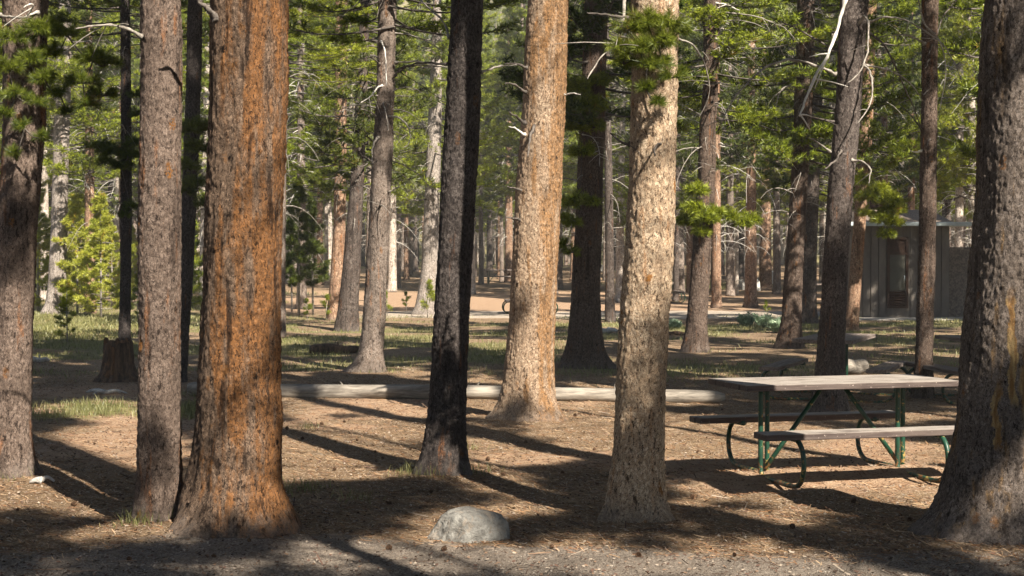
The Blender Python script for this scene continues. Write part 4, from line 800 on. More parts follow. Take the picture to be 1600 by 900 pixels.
# ------------------------------------------------------------------ log, stump, boulder and small things
M['log'] = simple('barkless grey log wood', (.12, .105, .088), (.34, .305, .26), 9, .85, .5, .012, (.12, 1, 1))
M['stump'] = simple('weathered dark stump wood', (.035, .026, .022), (.16, .10, .062), 16, .9, .8, .02, (1, 1, .18))
M['stumpin'] = simple('broken orange stump wood', (.05, .03, .02), (.22, .115, .055), 18, .9, .8, .02, (1, 1, .15))
M['paleroot'] = simple('bleached root wood', (.24, .225, .21), (.50, .475, .44), 18, .85, .6, .01, (1, 1, 1))
def wood_log(name, p0, p1, r0, r1, mat, label, cat, n=60, k=26, bend=.03, seed=0, broken=True, parts=True):
    p0 = np.array([p0[0], p0[1], on(*p0[:2]) + r0 * .92]); p1 = np.array([p1[0], p1[1], on(*p1[:2]) + r1 * .92]); mid_ = (p0 + p1) / 2
    root = thing(name, label, cat, mid_ - [0, 0, .08]); o0 = mid_ - [0, 0, .08]
    s = np.linspace(0, 1, n); A = p0 + (p1 - p0) * s[:, None]; A[:, 1] += bend * np.sin(s * 5 + seed); A[:, 2] += .012 * np.sin(s * 9 + seed); ax = (p1 - p0) / np.linalg.norm(p1 - p0)
    N = np.cross(ax, [0, 0, 1]); N /= np.linalg.norm(N); B = np.cross(N, ax); th = np.arange(k) / k * 6.283; R = ((r0 + (r1 - r0) * s) * np.clip(1 - .55 * np.exp(-(1 - s) * n / 1.3) - .35 * np.exp(-s * n / 1.3), .2, 1))[:, None] * np.ones(k)
    P = A[:, None] + N * (np.cos(th) * R)[..., None] + B * (np.sin(th) * R)[..., None]; Pf = P.reshape(-1, 3)
    ds = fbm(np.stack([Pf[:, 0] * 2.2, Pf[:, 1] * 11, Pf[:, 2] * 11], 1) + seed, seed, 3) * .16 * r0 - .5 * r0 * .12 * np.clip(fbm(np.stack([Pf[:, 0] * .8, Pf[:, 1] * 30, Pf[:, 2] * 30], 1), seed + 3, 2), 0, 1)
    C = np.repeat(A, k, 0); Pf = C + (Pf - C) * (1 + ds / r0)[:, None]
    Pf = np.concatenate([Pf, A[:1] + ax * .01, A[-1:] - ax * .01]) - o0
    i, j = np.meshgrid(np.arange(n - 1), np.arange(k), indexing='ij'); j2 = (j + 1) % k; q = np.stack([i * k + j, (i + 1) * k + j, (i + 1) * k + j2, i * k + j2], -1).reshape(-1, 4)
    jj = np.arange(k); jn = (jj + 1) % k; mb = MB(); mb.add(Pf, q, np.stack([np.full(k, n * k), jj, jn], 1), np.stack([np.full(k, n * k + 1), (n - 1) * k + jn, (n - 1) * k + jj], 1))
    mb.build('trunk', M[mat], root)
    if parts:
        rg = np.random.default_rng(seed)
        for u in ((.545, .31, .8) if parts is True else parts):
            p = A[int(u * (n - 1))] - o0; d = N * -1 * .5 + B + ax * rg.normal() * .3; d /= np.linalg.norm(d); m2 = MB(); m2.tube(np.array([p + d * r0 * .7, p + d * (r0 + .025), p + d * (r0 + .06)]), [.014, .012, .008], 7); m2.build('branch_stub', M[mat], root)
    return root
g0, g1 = gnd(281, 626), gnd(1134, 629)
wood_log('fallen_log', (g0[0], g0[1] + .5), (g1[0], g1[1]), .096, .084, 'log', 'long barkless grey log lying across the clearing behind the near pines', 'log', 90, 28, .05, 3)
g0, g1 = gnd(484, 553), gnd(563, 552); wood_log('fallen_log', g0, g1, .10, .07, 'stump', 'short dark log lying in the grass left of the flared grey pine', 'log', 30, 18, .03, 5, parts=(.6,))
g0, g1 = gnd(1318, 585), gnd(1352, 583); wood_log('fallen_log', g0, g1, .12, .11, 'log', 'thick grey log end lying behind the leaning dark pine', 'log', 24, 20, .02, 6, parts=(.5,))
g0, g1 = gnd(48, 566), gnd(78, 565); wood_log('fallen_branch', g0, g1, .05, .035, 'paleroot', 'short pale piece of wood lying in the grass near the left edge', 'branch', 20, 12, .02, 7, parts=(.5,))

# stump
g = gnd(180, 598); Dk = g[1] + .18
root = thing('tree_stump', 'dark broken tree stump with a jagged top at left in the clearing', 'stump', (g[0], Dk, on(g[0], Dk)))
mb = MB(); n, k = 46, 56; th = np.arange(k) / k * 6.283; zz = np.linspace(-.08, .60, n); jag = .54 + .11 * fbm(np.stack([np.cos(th) * 3, np.sin(th) * 3, th * 0], 1), 3, 3) + .02 * _h(np.arange(k), np.arange(k), np.arange(k), 5)
Z, TH = np.meshgrid(np.linspace(0, 1, n), th, indexing='ij'); ZZ = -.08 + (jag[None] + .08) * Z; R = .185 + .12 * np.exp(-np.clip(ZZ, 0, 9) / .12) * (1 + .5 * np.cos(TH * 3 + 1)) 
P = np.stack([np.cos(TH) * R, np.sin(TH) * R, ZZ], -1).reshape(-1, 3); d = fbm(P * (16, 16, 3), 4, 3) * .022 + cells(P * (30, 30, 9), 2)[1] * .012; P[:, :2] *= (1 + d / .16)[:, None]
i, j = np.meshgrid(np.arange(n - 1), np.arange(k), indexing='ij'); j2 = (j + 1) % k; mb.add(P, np.stack([i * k + j, i * k + j2, (i + 1) * k + j2, (i + 1) * k + j], -1).reshape(-1, 4)); mb.build('bark', M['stump'], root)
mb = MB(); top = P[(n - 1) * k:]; inner = top * [.82, .82, 1] - [0, 0, .06]; mb.add(np.concatenate([top * [.985, .985, 1], inner, [[0, 0, .44]]]), np.stack([np.arange(k), (np.arange(k) + 1) % k, k + (np.arange(k) + 1) % k, k + np.arange(k)], 1), np.stack([k + np.arange(k), k + (np.arange(k) + 1) % k, np.full(k, 2 * k)], 1)); mb.build('broken_top', M['stumpin'], root)
mb = MB(); mb.tube(spline([(.12, -.12, .26), (.20, -.16, .10), (.30, -.2, .03), (.46, -.22, -.01)], 14), np.linspace(.05, .02, 14), 10); mb.build('root', M['stump'], root)
mb = MB(); mb.tube(spline([(-.02, -.17, .1), (-.03, -.25, .04), (-.02, -.36, -.01)], 10), np.linspace(.05, .03, 10), 10); mb.build('root', M['stump'], root)
# slab of bark missing at the front: orange wood strip
mb = MB(); pr = []
for zz_ in np.linspace(.06, .50, 12):
    for a in np.linspace(-2.35, -1.6, 6): rr = (.185 + .12 * math.exp(-zz_ / .12)) * 1.06 + .002 * math.sin(zz_ * 40 + a * 9); pr.append((math.cos(a) * rr, math.sin(a) * rr, zz_ + .03 * math.sin(a * 5)))
i, j = np.meshgrid(np.arange(11), np.arange(5), indexing='ij'); mb.add(pr, np.stack([i * 6 + j, i * 6 + j + 1, (i + 1) * 6 + j + 1, (i + 1) * 6 + j], -1).reshape(-1, 4)); o = mb.build('bare_wood', M['stumpin'], root)
sl = o.modifiers.new('thick', 'SOLIDIFY'); sl.thickness = .02; sl.offset = -1

def ico(sub=4):
    import bmesh
    bm = bmesh.new(); bmesh.ops.create_icosphere(bm, subdivisions=sub, radius=1); V = np.array([v.co[:] for v in bm.verts]); Fa = np.array([[v.index for v in f.verts] for f in bm.faces]); bm.free(); return V, Fa
IV, IF = ico(6); IV4, IF4 = ico(4)
m = NT('granite boulder'); c = m.coord(); n1 = m.noise(c, 9, 6, .65); n2b = m.noise(c, 42, 5, .8); v = m.vor(c, 70)
ly = m.noise(m.map(c, (1, 1, 1)), 4.5, 6, .7, 1.6); col = m.mix(m.rng(n1, .35, .65), (.13, .125, .115), (.26, .255, .235)); col = m.mix(m.rng(n2b, .54, .68, 0, .8), col, (.16, .145, .13))
col = m.mix(m.rng(ly, .52, .60, 0, .55), col, (.33, .325, .30)); col = m.mix(m.rng(ly, .44, .40, 0, .6), col, (.24, .20, .16)); col = m.mix(m.rng(m.noise(c, 90, 3, .8), .60, .70, 0, .5), col, (.50, .48, .43))
b = m.bump(n1, .8, .05); b = m.bump(ly, .6, .02, b); b = m.bump(n2b, .8, .01, b); M['granite'] = m.done(col, .9, b, .2)
def boulder(name, c, dims, seed, label, cat='rock', big=True, group=None, prof=None, mat='granite', sink=.35):
    V = (IV if big else IV4).copy(); Fa = IF if big else IF4
    V = np.sign(V) * np.abs(V) ** .86; V /= np.linalg.norm(V, axis=1)[:, None] ** .55
    # faceted planes
    rg = np.random.default_rng(seed)
    for _ in range(16):
        nrm = rg.normal(size=3); nrm[2] = abs(nrm[2]) * .8; nrm /= np.linalg.norm(nrm); dd = V @ nrm; lim = .74 + .16 * rg.random(); o = np.clip(dd - lim, 0, None); V -= nrm * (o * .93)[:, None]
    V += V * (.10 * fbm(V * 1.6 + seed, seed, 4) - .035 * (np.abs(fbm(V * 2.6 + seed * 2, seed + 7, 3)) < .03) + .028 * fbm(V * 7, seed + 2, 3) + .006 * vnoise(V * 26, 4))[:, None]
    if prof: V = prof(V)
    V = V * np.array(dims) / 2; z = on(c[0], c[1]); o = bpy.data.objects.new(name, bpy.data.meshes.new(name)); mb = MB(); mb.add(V, Fa); bpy.data.objects.remove(o)
    o = mb.build(name, M[mat], None, True, (c[0], c[1], z + dims[2] * (.5 - sink))); return tag(o, label, cat, group)
g = gnd(731, 848)
def pr_(V):
    V = V.copy(); t = np.clip(V[:, 2], 0, 2); V[:, 0] = V[:, 0] * (1 - .10 * t) + .06 * t; V[:, 2] -= .12 * np.clip(-V[:, 0] - .1, 0, 1) * np.clip(V[:, 2], 0, 1) * 2.0; V[:, 2] = np.where(V[:, 2] > .52, .52 + (V[:, 2] - .52) * .45, V[:, 2]); V[:, 0] *= 1.05; return V
boulder('boulder', (g[0] - .005, g[1] + .19), (.51, .42, .46), 12, 'pale grey granite boulder half sunk in the needle litter', 'boulder', True, None, pr_, sink=.46)
def rock_px(px, py, wpx, hpx, seed, label, mat='granite', name='rock', group=None):
    g = gnd(px, py); s = g[1] / F; return boulder(name, (g[0], g[1] + wpx * s * .3), (wpx * s, wpx * s * .8, hpx * s * 1.5), seed, label, 'rock', False, group, mat=mat, sink=.33)
M['paleroc'] = simple('pale far rock', (.42, .40, .37), (.72, .70, .66), 3, .9, .4, .05)
rock_px(1206, 452, 26, 22, 3, 'bright white rock between distant trunks right of the crooked brown pine', 'paleroc')
rock_px(1156, 457, 24, 20, 4, 'grey rock leaning at the foot of distant trunks beyond the dirt path')
rock_px(1184, 458, 10, 19, 5, 'small pointed pale rock beside the white rock beyond the path', 'paleroc')
rock_px(935, 441, 18, 12, 9, 'small pale rock far behind the dark brown pine', 'paleroc')
rock_px(645, 421, 24, 9, 6, 'low pale rock at the far left edge of the distant clearing', 'paleroc')
rock_px(668, 421, 26, 10, 7, 'broad low white rock just left of the charcoal pine, far away', 'paleroc')
rock_px(1100, 517, 10, 7, 8, 'small reddish stone in the sage green herbs', 'stumpin')
# broken wood pieces
def wood_bits(name, px, py, seed, n, ln, label, mat='paleroot', th=.03):
    rg = np.random.default_rng(seed); g = gnd(px, py); z = on(g[0], g[1]); mb = MB()
    for i in range(n):
        a = rg.normal() * .6 + (0 if i % 2 else 3.1); d = np.array([math.cos(a), math.sin(a) * .5, .35 * rg.random()]); L = ln * (.5 + .6 * rg.random()); mb.tube(spline([(0, 0, .02), d * L * .5 + [0, 0, .05 * rg.random()], d * L * [1, 1, .6]], 8), np.linspace(th * (.6 + .6 * rg.random()), th * .25, 8), 7)
    return tag(mb.build(name, M[mat], None, True, (g[0], g[1], z)), label, 'driftwood')
wood_bits('broken_root', 165, 618, 3, 5, .32, 'pale splintered root wood lying in front of the dark stump', th=.035)
wood_bits('broken_root', 948, 520, 4, 6, .45, 'gnarled grey root piece lying in grass beside the sunlit pine', th=.07)
wood_bits('broken_root', 1064, 524, 5, 3, .4, 'small dark root stub in grass left of the crooked brown pine', 'stump', .06)
wood_bits('broken_root', 65, 758, 6, 2, .14, 'small grey root knob at the foot of the left-edge pine', th=.03)
# pine cones
def cone_mesh():
    mb = MB(); n = 46
    for i in range(n):
        t = i / n; a = i * 2.4; r = .017 * math.sin(math.pi * min(1, t * .85 + .12)) + .002; z = .042 * t; c_, s_ = math.cos(a), math.sin(a)
        p = np.array([c_ * r * .5, s_ * r * .5, z]); o = np.array([c_ * r * 1.25, s_ * r * 1.25, z + .006]); sd_ = np.array([-s_, c_, 0]) * .0065
        mb.add([p - sd_ * .6, p + sd_ * .6, o + sd_, o - sd_, o + [0, 0, -.004]], [[0, 1, 2, 3]], [[3, 2, 4], [1, 0, 4]])
    mb.tube(np.array([[0, 0, 0], [0, 0, .02], [0, 0, .042]]), [.008, .010, .003], 7); return mb
M['cone'] = simple('brown pine cone scales', (.05, .03, .02), (.17, .10, .06), 60, .85)
c0 = cone_mesh().build('pine_cone', M['cone']); rp = np.random.default_rng(21)
cones = [(600, 717), (585, 706), (470, 690), (450, 673), (540, 660), (388, 860), (612, 790), (1424, 822), (880, 742), (865, 858), (1000, 870), (676, 774), (505, 664), (930, 700), (1090, 705), (1240, 830), (690, 862), (330, 880), (120, 790), (150, 700), (603, 862), (765, 720), (822, 690), (900, 655), (1330, 790), (1150, 870), (640, 700), (205, 885), (30, 800), (1080, 780), (520, 735), (560, 690), (1130, 640), (790, 750)]
gcen = 'pine cones lying on the ground'
CONES = []
for i, (px, py) in enumerate(cones):
    g = gnd(px, py); o = c0 if i == 0 else c0.copy()
    if i: COL.objects.link(o)
    o.location = (g[0], g[1], on(g[0], g[1]) + .014); o.rotation_euler = (math.pi / 2 + rp.normal() * .3, rp.random() * 6, rp.random() * 6.28); s = .5 + .4 * rp.random(); o.scale = (s, s, s)
    CONES.append((px, py, o))

# ------------------------------------------------------------------ picnic tables
m = NT('brown painted planks'); c = m.coord(); gr = m.noise(m.map(c, (.35, 6, 6)), 9, 5, .7); wr = m.noise(m.map(c, (.6, 1.6, 1)), 5, 5, .65)
geo = m.new('ShaderNodeNewGeometry'); up = m.sep(geo.outputs['Normal'])[2]
obn = m.new('ShaderNodeVectorTransform', vector_type='NORMAL', convert_from='WORLD', convert_to='OBJECT'); m.L(geo.outputs['Normal'], obn.inputs[0]); upo = m.sep(obn.outputs[0])[2]
pc = m.mix(m.rng(gr, .35, .65), (.055, .040, .036), (.10, .078, .069)); wc = m.mix(m.rng(gr, .35, .65), (.16, .138, .12), (.38, .345, .31))
wear = m.math('MULTIPLY', m.rng(upo, .5, .9), m.rng(wr, .32, .5, .35, 1)); col = m.mix(wear, pc, wc)
col = m.mix(m.rng(m.noise(c, 60, 3), .66, .72, 0, .8), col, (.45, .38, .34)); M['plank'] = m.done(col, .75, m.bump(gr, .5, .006), .3)
m = NT('dark worn planks'); c = m.coord(); gr = m.noise(m.map(c, (.35, 6, 6)), 9, 5, .7); col = m.mix(m.rng(gr, .3, .7), (.09, .068, .06), (.25, .21, .185)); M['plank_dark'] = m.done(col, .8, m.bump(gr, .5, .006), .25)
m = NT('chipped green steel pipe'); c = m.coord(); ch = m.noise(c, 26, 5, .7); ch2 = m.noise(c, 7, 3); col = m.mix(m.rng(ch2, .3, .7), (.006, .032, .019), (.012, .062, .036))
xyz = m.sep(c); low = m.rng(xyz[2], .02, .3, .10, 0); rust = m.rng(m.math('ADD', ch, low), .60, .64); col = m.mix(rust, col, m.mix(m.rng(ch2, .4, .6), (.17, .065, .025), (.33, .23, .07)))
M['green'] = m.done(col, .42, m.bump(ch, .2, .002), .45)
def picnic_table(c, a, L=1.70, label='', plank='plank', nplank=5, bw=.24, seed=0, wid=.72, drop=.01):
    z = on(c[0], c[1]) - drop; root = thing('picnic_table', label, 'picnic table', (c[0], c[1], z), a, 'picnic tables on the campground'); rg = np.random.default_rng(seed)
    tz = .76
    t = MB(); w = wid / nplank
    for i in range(nplank): t.box((rg.normal() * .003, -wid / 2 + w * (i + .5), tz - .024 + rg.normal() * .0008), (L + rg.normal() * .006, w - .006, .046), None, .004)
    t.build('tabletop', M[plank], root, False)
    for sg in (-1, 1):
        t = MB()
        for i in range(2): t.box((rg.normal() * .003, sg * (.63 + (i - .5) * bw / 2), .425 - .024 + rg.normal() * .001), (L + .02 + rg.normal() * .006, bw / 2 - .005, .048), None, .004)
        t.build('bench_seat', M[plank], root, False)
    for e in (-1, 1):
        x = e * (L / 2 - .31)
        for sg in (-1, 1):
            xo = x + .048 * sg; t = MB()
            P = [(xo, sg * .045, .705), (xo, sg * .045, .35), (xo, sg * .045, .10), (xo, sg * .06, .045), (xo, sg * .11, .022), (xo, sg * .35, .018), (xo, sg * .60, .018), (xo, sg * .71, .035), (xo, sg * .785, .10), (xo, sg * .81, .20), (xo, sg * .785, .30), (xo, sg * .72, .362), (xo, sg * .64, .375), (xo, sg * .5, .375)]
            t.tube(spline(P, 70), .0195, 14); t.build('leg', M['green'], root)
            t = MB(); t.box((xo, sg * .60, .3765), (.045, .24, .006)); 
            for q in range(6): t.box((xo, sg * (.52 + q * .03), .37), (.05, .010, .02))
            t.build('seat_bracket', M['green'], root, False)
        t = MB(); t.box((x, 0, .7105), (.05, wid * .86, .006)); t.box((x, 0, .70), (.006, wid * .8, .016)); t.build('top_bracket', M['green'], root, False)
        t = MB(); t.tube(np.array([(x - e * .01, 0, .07), (x - e * .25, 0, .38), (e * .10, 0, .695)]), .0185, 12); t.build('brace', M['green'], root)
    return root
picnic_table(TAB['c'], TAB['a'], 1.81, 'nearest picnic table with sunlit worn brown planks and green pipe legs', nplank=5, seed=1, wid=.78, drop=.055)
picnic_table((3.97, 19.6), math.radians(68), 1.70, 'brown picnic table turned diagonally behind the leaning dark pine', 'plank_dark', 4, seed=2)
picnic_table((5.78, 19.3), math.radians(97), 1.75, 'picnic table mostly hidden behind the huge right edge pine, seen by its bench', 'plank_dark', 4, seed=3)
picnic_table((float(at(828, 400, 48)[0]), 48.6), math.radians(92), 1.8, 'far picnic table half hidden behind the large tan pine', 'plank_dark', 4, seed=4)
g = gnd(785, 447); picnic_table((g[0], 84), math.radians(5), 2.0, 'most distant picnic table, small between the charcoal and large tan pines', 'plank_dark', 4, seed=5)
picnic_table((float(at(1040, 400, 58)[0]), 59.5), math.radians(90), 1.8, 'far picnic table bench showing just right of the sunlit pine', 'plank_dark', 4, seed=6)
picnic_table((float(at(1292, 400, 56)[0]), 56.5), math.radians(80), 1.8, 'far dark picnic table between the dark twin pine and leaning dark pine', 'plank_dark', 4, seed=7)

# ------------------------------------------------------------------ toilet building
SY = 44.6; bxl, bxr = float(at(1336, 400, SY)[0]), float(at(1483, 400, SY)[0]); sz = on(11, SY); cx = (bxl + bxr) / 2; W_ = bxr - bxl
M['siding'] = simple('taupe painted siding', (.112, .098, .085), (.162, .143, .125), 2.5, .8, .15, .01, (1, 1, .3))
M['trimdark'] = simple('dark brown painted trim', (.035, .02, .014), (.07, .04, .028), 6, .6, .2, .01)
M['fascia'] = simple('blue grey metal fascia', (.34, .40, .41), (.48, .54, .55), 3, .5, .1, .01)
M['pebble'] = simple('pebbled brown roofing', (.15, .115, .09), (.34, .27, .215), 26, .95, 1.0, .03)
M['aggregate'] = simple('exposed aggregate concrete', (.10, .082, .068), (.29, .24, .20), 20, .95, 1.0, .03)
M['concrete'] = simple('concrete pad', (.20, .185, .165), (.30, .28, .25), 5, .9, .3, .01)
M['doorpanel'] = simple('dull olive door panel', (.075, .072, .058), (.10, .097, .08), 2, .5, .1, .01)
root = thing('toilet_building', 'small taupe toilet building with a dark door under a flat pebbled roof', 'building', (cx, SY, sz)); EH = 2.56
t = MB(); t.box((0, 1.5, EH / 2), (W_ - .06, 3.0 - .06, EH))
npan = 12
for i in range(npan):
    x0 = -W_ / 2 + W_ * i / npan; x1 = x0 + W_ / npan; dl = float(at(1386, 400, SY)[0]) - cx; dr = float(at(1419, 400, SY)[0]) - cx
    if x1 <= dl or x0 >= dr: t.box(((x0 + x1) / 2, .012, EH / 2), (x1 - x0 - .022, .036, EH))
    else:
        a0, a1 = max(x0, dl), min(x1, dr)
        if x0 < dl: t.box(((x0 + dl) / 2, .012, EH / 2), (dl - x0, .036, EH))
        if x1 > dr: t.box(((x1 + dr) / 2, .012, EH / 2), (x1 - dr, .036, EH))
        t.box(((a0 + a1) / 2, .012, .14), (a1 - a0, .036, .28)); t.box(((a0 + a1) / 2, .012, (2.26 + EH) / 2), (a1 - a0, .036, EH - 2.26))
for i in range(13):
    t.box((W_ / 2 - .012, .12 + i * .24, EH / 2), (.036, .218, EH)); t.box((-W_ / 2 + .012, .12 + i * .24, EH / 2), (.036, .218, EH))
t.build('wall', M['siding'], root, False)
dc = (dl + dr) / 2; dw = dr - dl; d = MB(); 
for sx in (-1, 1): d.box((dc + sx * (dw / 2 - .035), -.012, 1.27), (.07, .05, 1.98))
d.box((dc, -.012, 2.22), (dw - .14, .05, .08)); d.box((dc, -.012, 1.80), (dw - .14, .05, .07)); d.box((dc, -.012, .30), (dw - .14, .05, .05)); d.box((dc, .004, 2.01), (dw - .14, .01, .35)); dr_ = d.build('door', M['trimdark'], root, False)
d = MB(); d.box((dc, -.001, 1.27), (dw - .16, .02, .99)); d.build('panel', M['doorpanel'], dr_, False)
d = MB(); 
for i in range(6): d.box((dc, -.006, .36 + i * .07), (dw - .15, .03, .045), np.array([[1, 0, 0], [0, .8, -.6], [0, .6, .8]]))
d.build('louvre', M['trimdark'], dr_, False)
d = MB(); d.tube(np.array([(dc + dw * .3, -.03, 1.05), (dc + dw * .3, -.09, 1.05), (dc + dw * .3, -.09, 1.18), (dc + dw * .3, -.03, 1.18)]), .01, 6); d.build('handle', M['fascia'], dr_)
fx0, fx1 = float(at(1330, 400, SY)[0]) - cx - .1, float(at(1513, 400, SY)[0]) - cx
t = MB(); t.box(((fx0 + fx1) / 2, 1.42, EH + .055), (fx1 - fx0, 3.5, .11), None, .01); fa = t.build('eave', M['fascia'], root, False)
rx0, rx1 = fx0 + .25, float(at(1481, 400, SY)[0]) - cx + .1; t = MB(); z0, z1 = EH + .112, EH + .49; tp = .55
V = [(rx0, -.12, z0), (rx1, -.12, z0), (rx1, 3.1, z0), (rx0, 3.1, z0), (rx0 + .3, 1.1, z1), (rx1 - .3, 1.1, z1), (rx1 - .3, 2.0, z1), (rx0 + .3, 2.0, z1)]
t.add(V, [[0, 1, 5, 4], [1, 2, 6, 5], [2, 3, 7, 6], [3, 0, 4, 7], [4, 5, 6, 7], [3, 2, 1, 0]]); t.build('roof', M['pebble'], root, False)
t = MB(); t.tube(np.array([(rx0 + 1.0, 2.3, z1 - .1), (rx0 + 1.0, 2.3, z1 + .5), (rx0 + 1.0, 2.3, z1 + 1.0)]), .13, 18); t.build('vent_pipe', M['trimdark'], root)
t = MB(); t.box((.6, .7, -.06), (W_ + 3.2, 4.6, .16), None, .02); t.build('concrete_pad', M['concrete'], root, False)
sw = thing('screen_wall', 'rough brown aggregate screen wall attached right of the toilet building', 'wall', (bxr + 1.1, SY + .35, sz)); t = MB(); t.box((0, 0, .95), (2.16, .15, 1.94), None, .02); t.build('panel', M['aggregate'], sw, False)
t = MB(); t.box((0, 0, 1.95), (2.2, .19, .05), None, .01); t.build('cap', M['siding'], sw, False)

# ------------------------------------------------------------------ saplings and herbs
def sapling_meshes(seed, h, R, mat, z0=.1, nb=16, bl=.10, bw=.013, nbr=34):
    rg = np.random.default_rng(seed); C, Dn, tubes = crown_points(rg, z0, h, R, nbr, 6, 3, 1.0, .05); 
    for z in np.arange(h * .5, h, .07): C.append(np.array([0, 0, z])); Dn.append(np.array([0, 0, 1.0]))
    mb = MB(); blades(mb, C, Dn, rg, nb, bl, bw, .12); cr = mb.build('crown', M[mat], None, False); t = MB(); t.tube(np.array([[0, 0, -.1], [.01, 0, h * .4], [0, .01, h * .7], [0, 0, h]]), [.012 + h * .008, .012 + h * .005, .012, .004], 8)
    for P, r in tubes: t.tube(P, r * .6, 3, False)
    tr = t.build('trunk', M['twig'], None); ms = (cr.data, tr.data); bpy.data.objects.remove(cr); bpy.data.objects.remove(tr); return ms
SAPM = {'y': [sapling_meshes(40 + i, 4.0, 1.1, 'needle_yellow', .2, 22, .12, .022, 62) for i in range(3)], 'g': [sapling_meshes(50 + i, 4.0, .62, 'needle_dark', 1.0, 20, .12, .018, 44) for i in range(2)], 's': [sapling_meshes(60 + i, 1.0, .35, 'needle', .25, 22, .07, .008, 9) for i in range(2)], 'd': [sapling_meshes(70, 2.2, .6, 'needle', .2, 18, .09, .011, 26)]}
SAP = [('y', 121, 492, 185, 'tall yellow green sapling with rusty needles just right of the pale left pine'), ('y', 158, 497, 190, 'bushy yellow sapling left of the thin dark pine'), ('y', 60, 488, 190, 'yellow green sapling left of the pale left pine'), ('y', 137, 470, 170, 'yellow sapling standing behind the two bushy ones at left'), ('y', 175, 480, 130, 'low yellow green sapling touching the thin dark pine'), ('d', 105, 534, 95, 'dark green young pine in front of the yellow saplings at left'), ('d', 215, 500, 70, 'low green young pine between the thin dark and slim pines'), ('d', 288, 495, 170, 'green young pine in the gap beside the broad orange pine'),
       ('g', 467, 495, 210, 'tall slender dark green sapling, second from the broad orange pine'), ('g', 489, 493, 180, 'slender green sapling nearest the rust pine'), ('g', 456, 488, 150, 'thin green sapling nearest the broad orange pine'), ('g', 300, 480, 140, 'slender sapling deep in the gap left of the broad orange pine'),
       ('s', 635, 486, 30, 'tiny pine seedling in the sunny clearing left of the light mid pine'), ('s', 605, 495, 36, 'small pine seedling touching the flared grey pine'), ('s', 510, 500, 40, 'small green seedling at the foot of the rust pine'), ('s', 668, 498, 55, 'small pine seedling in front of the light mid pine'), ('s', 480, 500, 34, 'tiny seedling below the two slender saplings'), ('s', 1198, 492, 22, 'tiny yellow green seedling beside the sage herbs'), ('y', 30, 470, 150, 'yellow green sapling at the far left picture edge'), ('y', 95, 462, 150, 'yellow sapling hidden behind the pale left pine'), ('y', 205, 474, 120, 'yellow sapling showing between the thin dark pine and slim pine'), ('y', 68, 462, 175, 'tall yellow sapling left of the pale left pine, deep in the wood'), ('y', 148, 455, 120, 'far yellow sapling behind the left thicket'), ('y', 300, 462, 120, 'yellow green sapling glimpsed between slim and broad orange pines'), ('d', 330, 470, 0, '')]
for i, (k, px, py, hp, lab) in enumerate(SAP):
    if not hp: continue
    g = gnd(px, py); h = hp / F * g[1]; ms = SAPM[k][i % len(SAPM[k])]; ref = {'y': 4.0, 'g': 4.0, 's': 1.0, 'd': 2.2}[k]; s = h / ref
    r = thing('pine_sapling', lab, 'sapling', (g[0], g[1], on(g[0], g[1])), i * 1.7, 'young pines around the clearing'); inst('crown', ms[0], r, sc=(s, s, s)); inst('trunk', ms[1], r, sc=(s, s, s))
def herb(px, py, hp, wp, lab, mat='herb'):
    g = gnd(px, py); s = g[1] / F; rg = np.random.default_rng(int(px)); C = []; Dn = []; st = MB(); n = 26
    for i in range(n):
        a = rg.random() * 6.283; d = np.array([math.cos(a) * wp * s * .5, math.sin(a) * wp * s * .5, hp * s * (.5 + .5 * rg.random())]) * (.5 + .5 * rg.random()); st.tube(np.array([[0, 0, 0], d * [.4, .4, .6], d]), [.006, .005, .003], 4)
        for q in (.4, .6, .8, 1): C.append(d * [q, q, q ** .8] + rg.normal(size=3) * .02); Dn.append([rg.normal() * .4, rg.normal() * .4, 1])
    r = thing('herb_plant', lab, 'plant', (g[0], g[1], on(g[0], g[1])), 0, 'sage green herbs by the path'); mb = MB(); blades(mb, C, Dn, rg, 12, .11, .035, .08); mb.build('leaves', M[mat], r, False); st.build('stems', M['twig'], r)
herb(1165, 510, 18, 30, 'leftmost sage green herb beside the dirt path'); herb(1192, 512, 20, 30, 'middle sage green herb beside the dirt path, behind the grass'); herb(1213, 520, 26, 30, 'sage green herb touching the left side of the grey brown pine'); herb(1055, 512, 10, 18, 'low sage herb just right of the sunlit pine'); herb(645, 432, 14, 36, 'far green bush left of the light mid pine'); herb(1128, 436, 16, 30, 'far green bush among the distant trunks past the path')

# ------------------------------------------------------------------ background forest: every trunk a tree of its own
VAR = []
bm_ = ['far_grey', 'far_dark', 'far_orange', 'far_pale', 'far_grey', 'far_dark', 'grey', 'far_orange', 'far_pale', 'far_grey']
for i in range(10):
    rg = np.random.default_rng(300 + i); z0, H, me, me2 = CROWNS[i % 8]; lx, ly_ = rg.normal() * .25, rg.normal() * .25; r0 = .165
    f = lambda z, r0=r0, H=H, lx=lx: (lx * (np.asarray(z, float) / H) ** 1.5, r0 * np.clip(1 - np.asarray(z, float) / (H + .6), .03, 1) ** .75)
    mb = MB(); trunk_mesh(mb, f, H, 9, r0, i, .065, [(rg.random() * 360, .2), (rg.random() * 360, .25)], 1.5); o = mb.build('trunk', M[bm_[i]]); mt = o.data; bpy.data.objects.remove(o)
    mb = MB(); dead_twigs(mb, rg, 1.8, z0 + 4.5, 62, 1.25, f, .012); o = mb.build('dead_twigs', M['twig' if i % 2 else 'twig_white']); md = o.data; bpy.data.objects.remove(o)
    VAR.append((mt, md, me, me2, H))
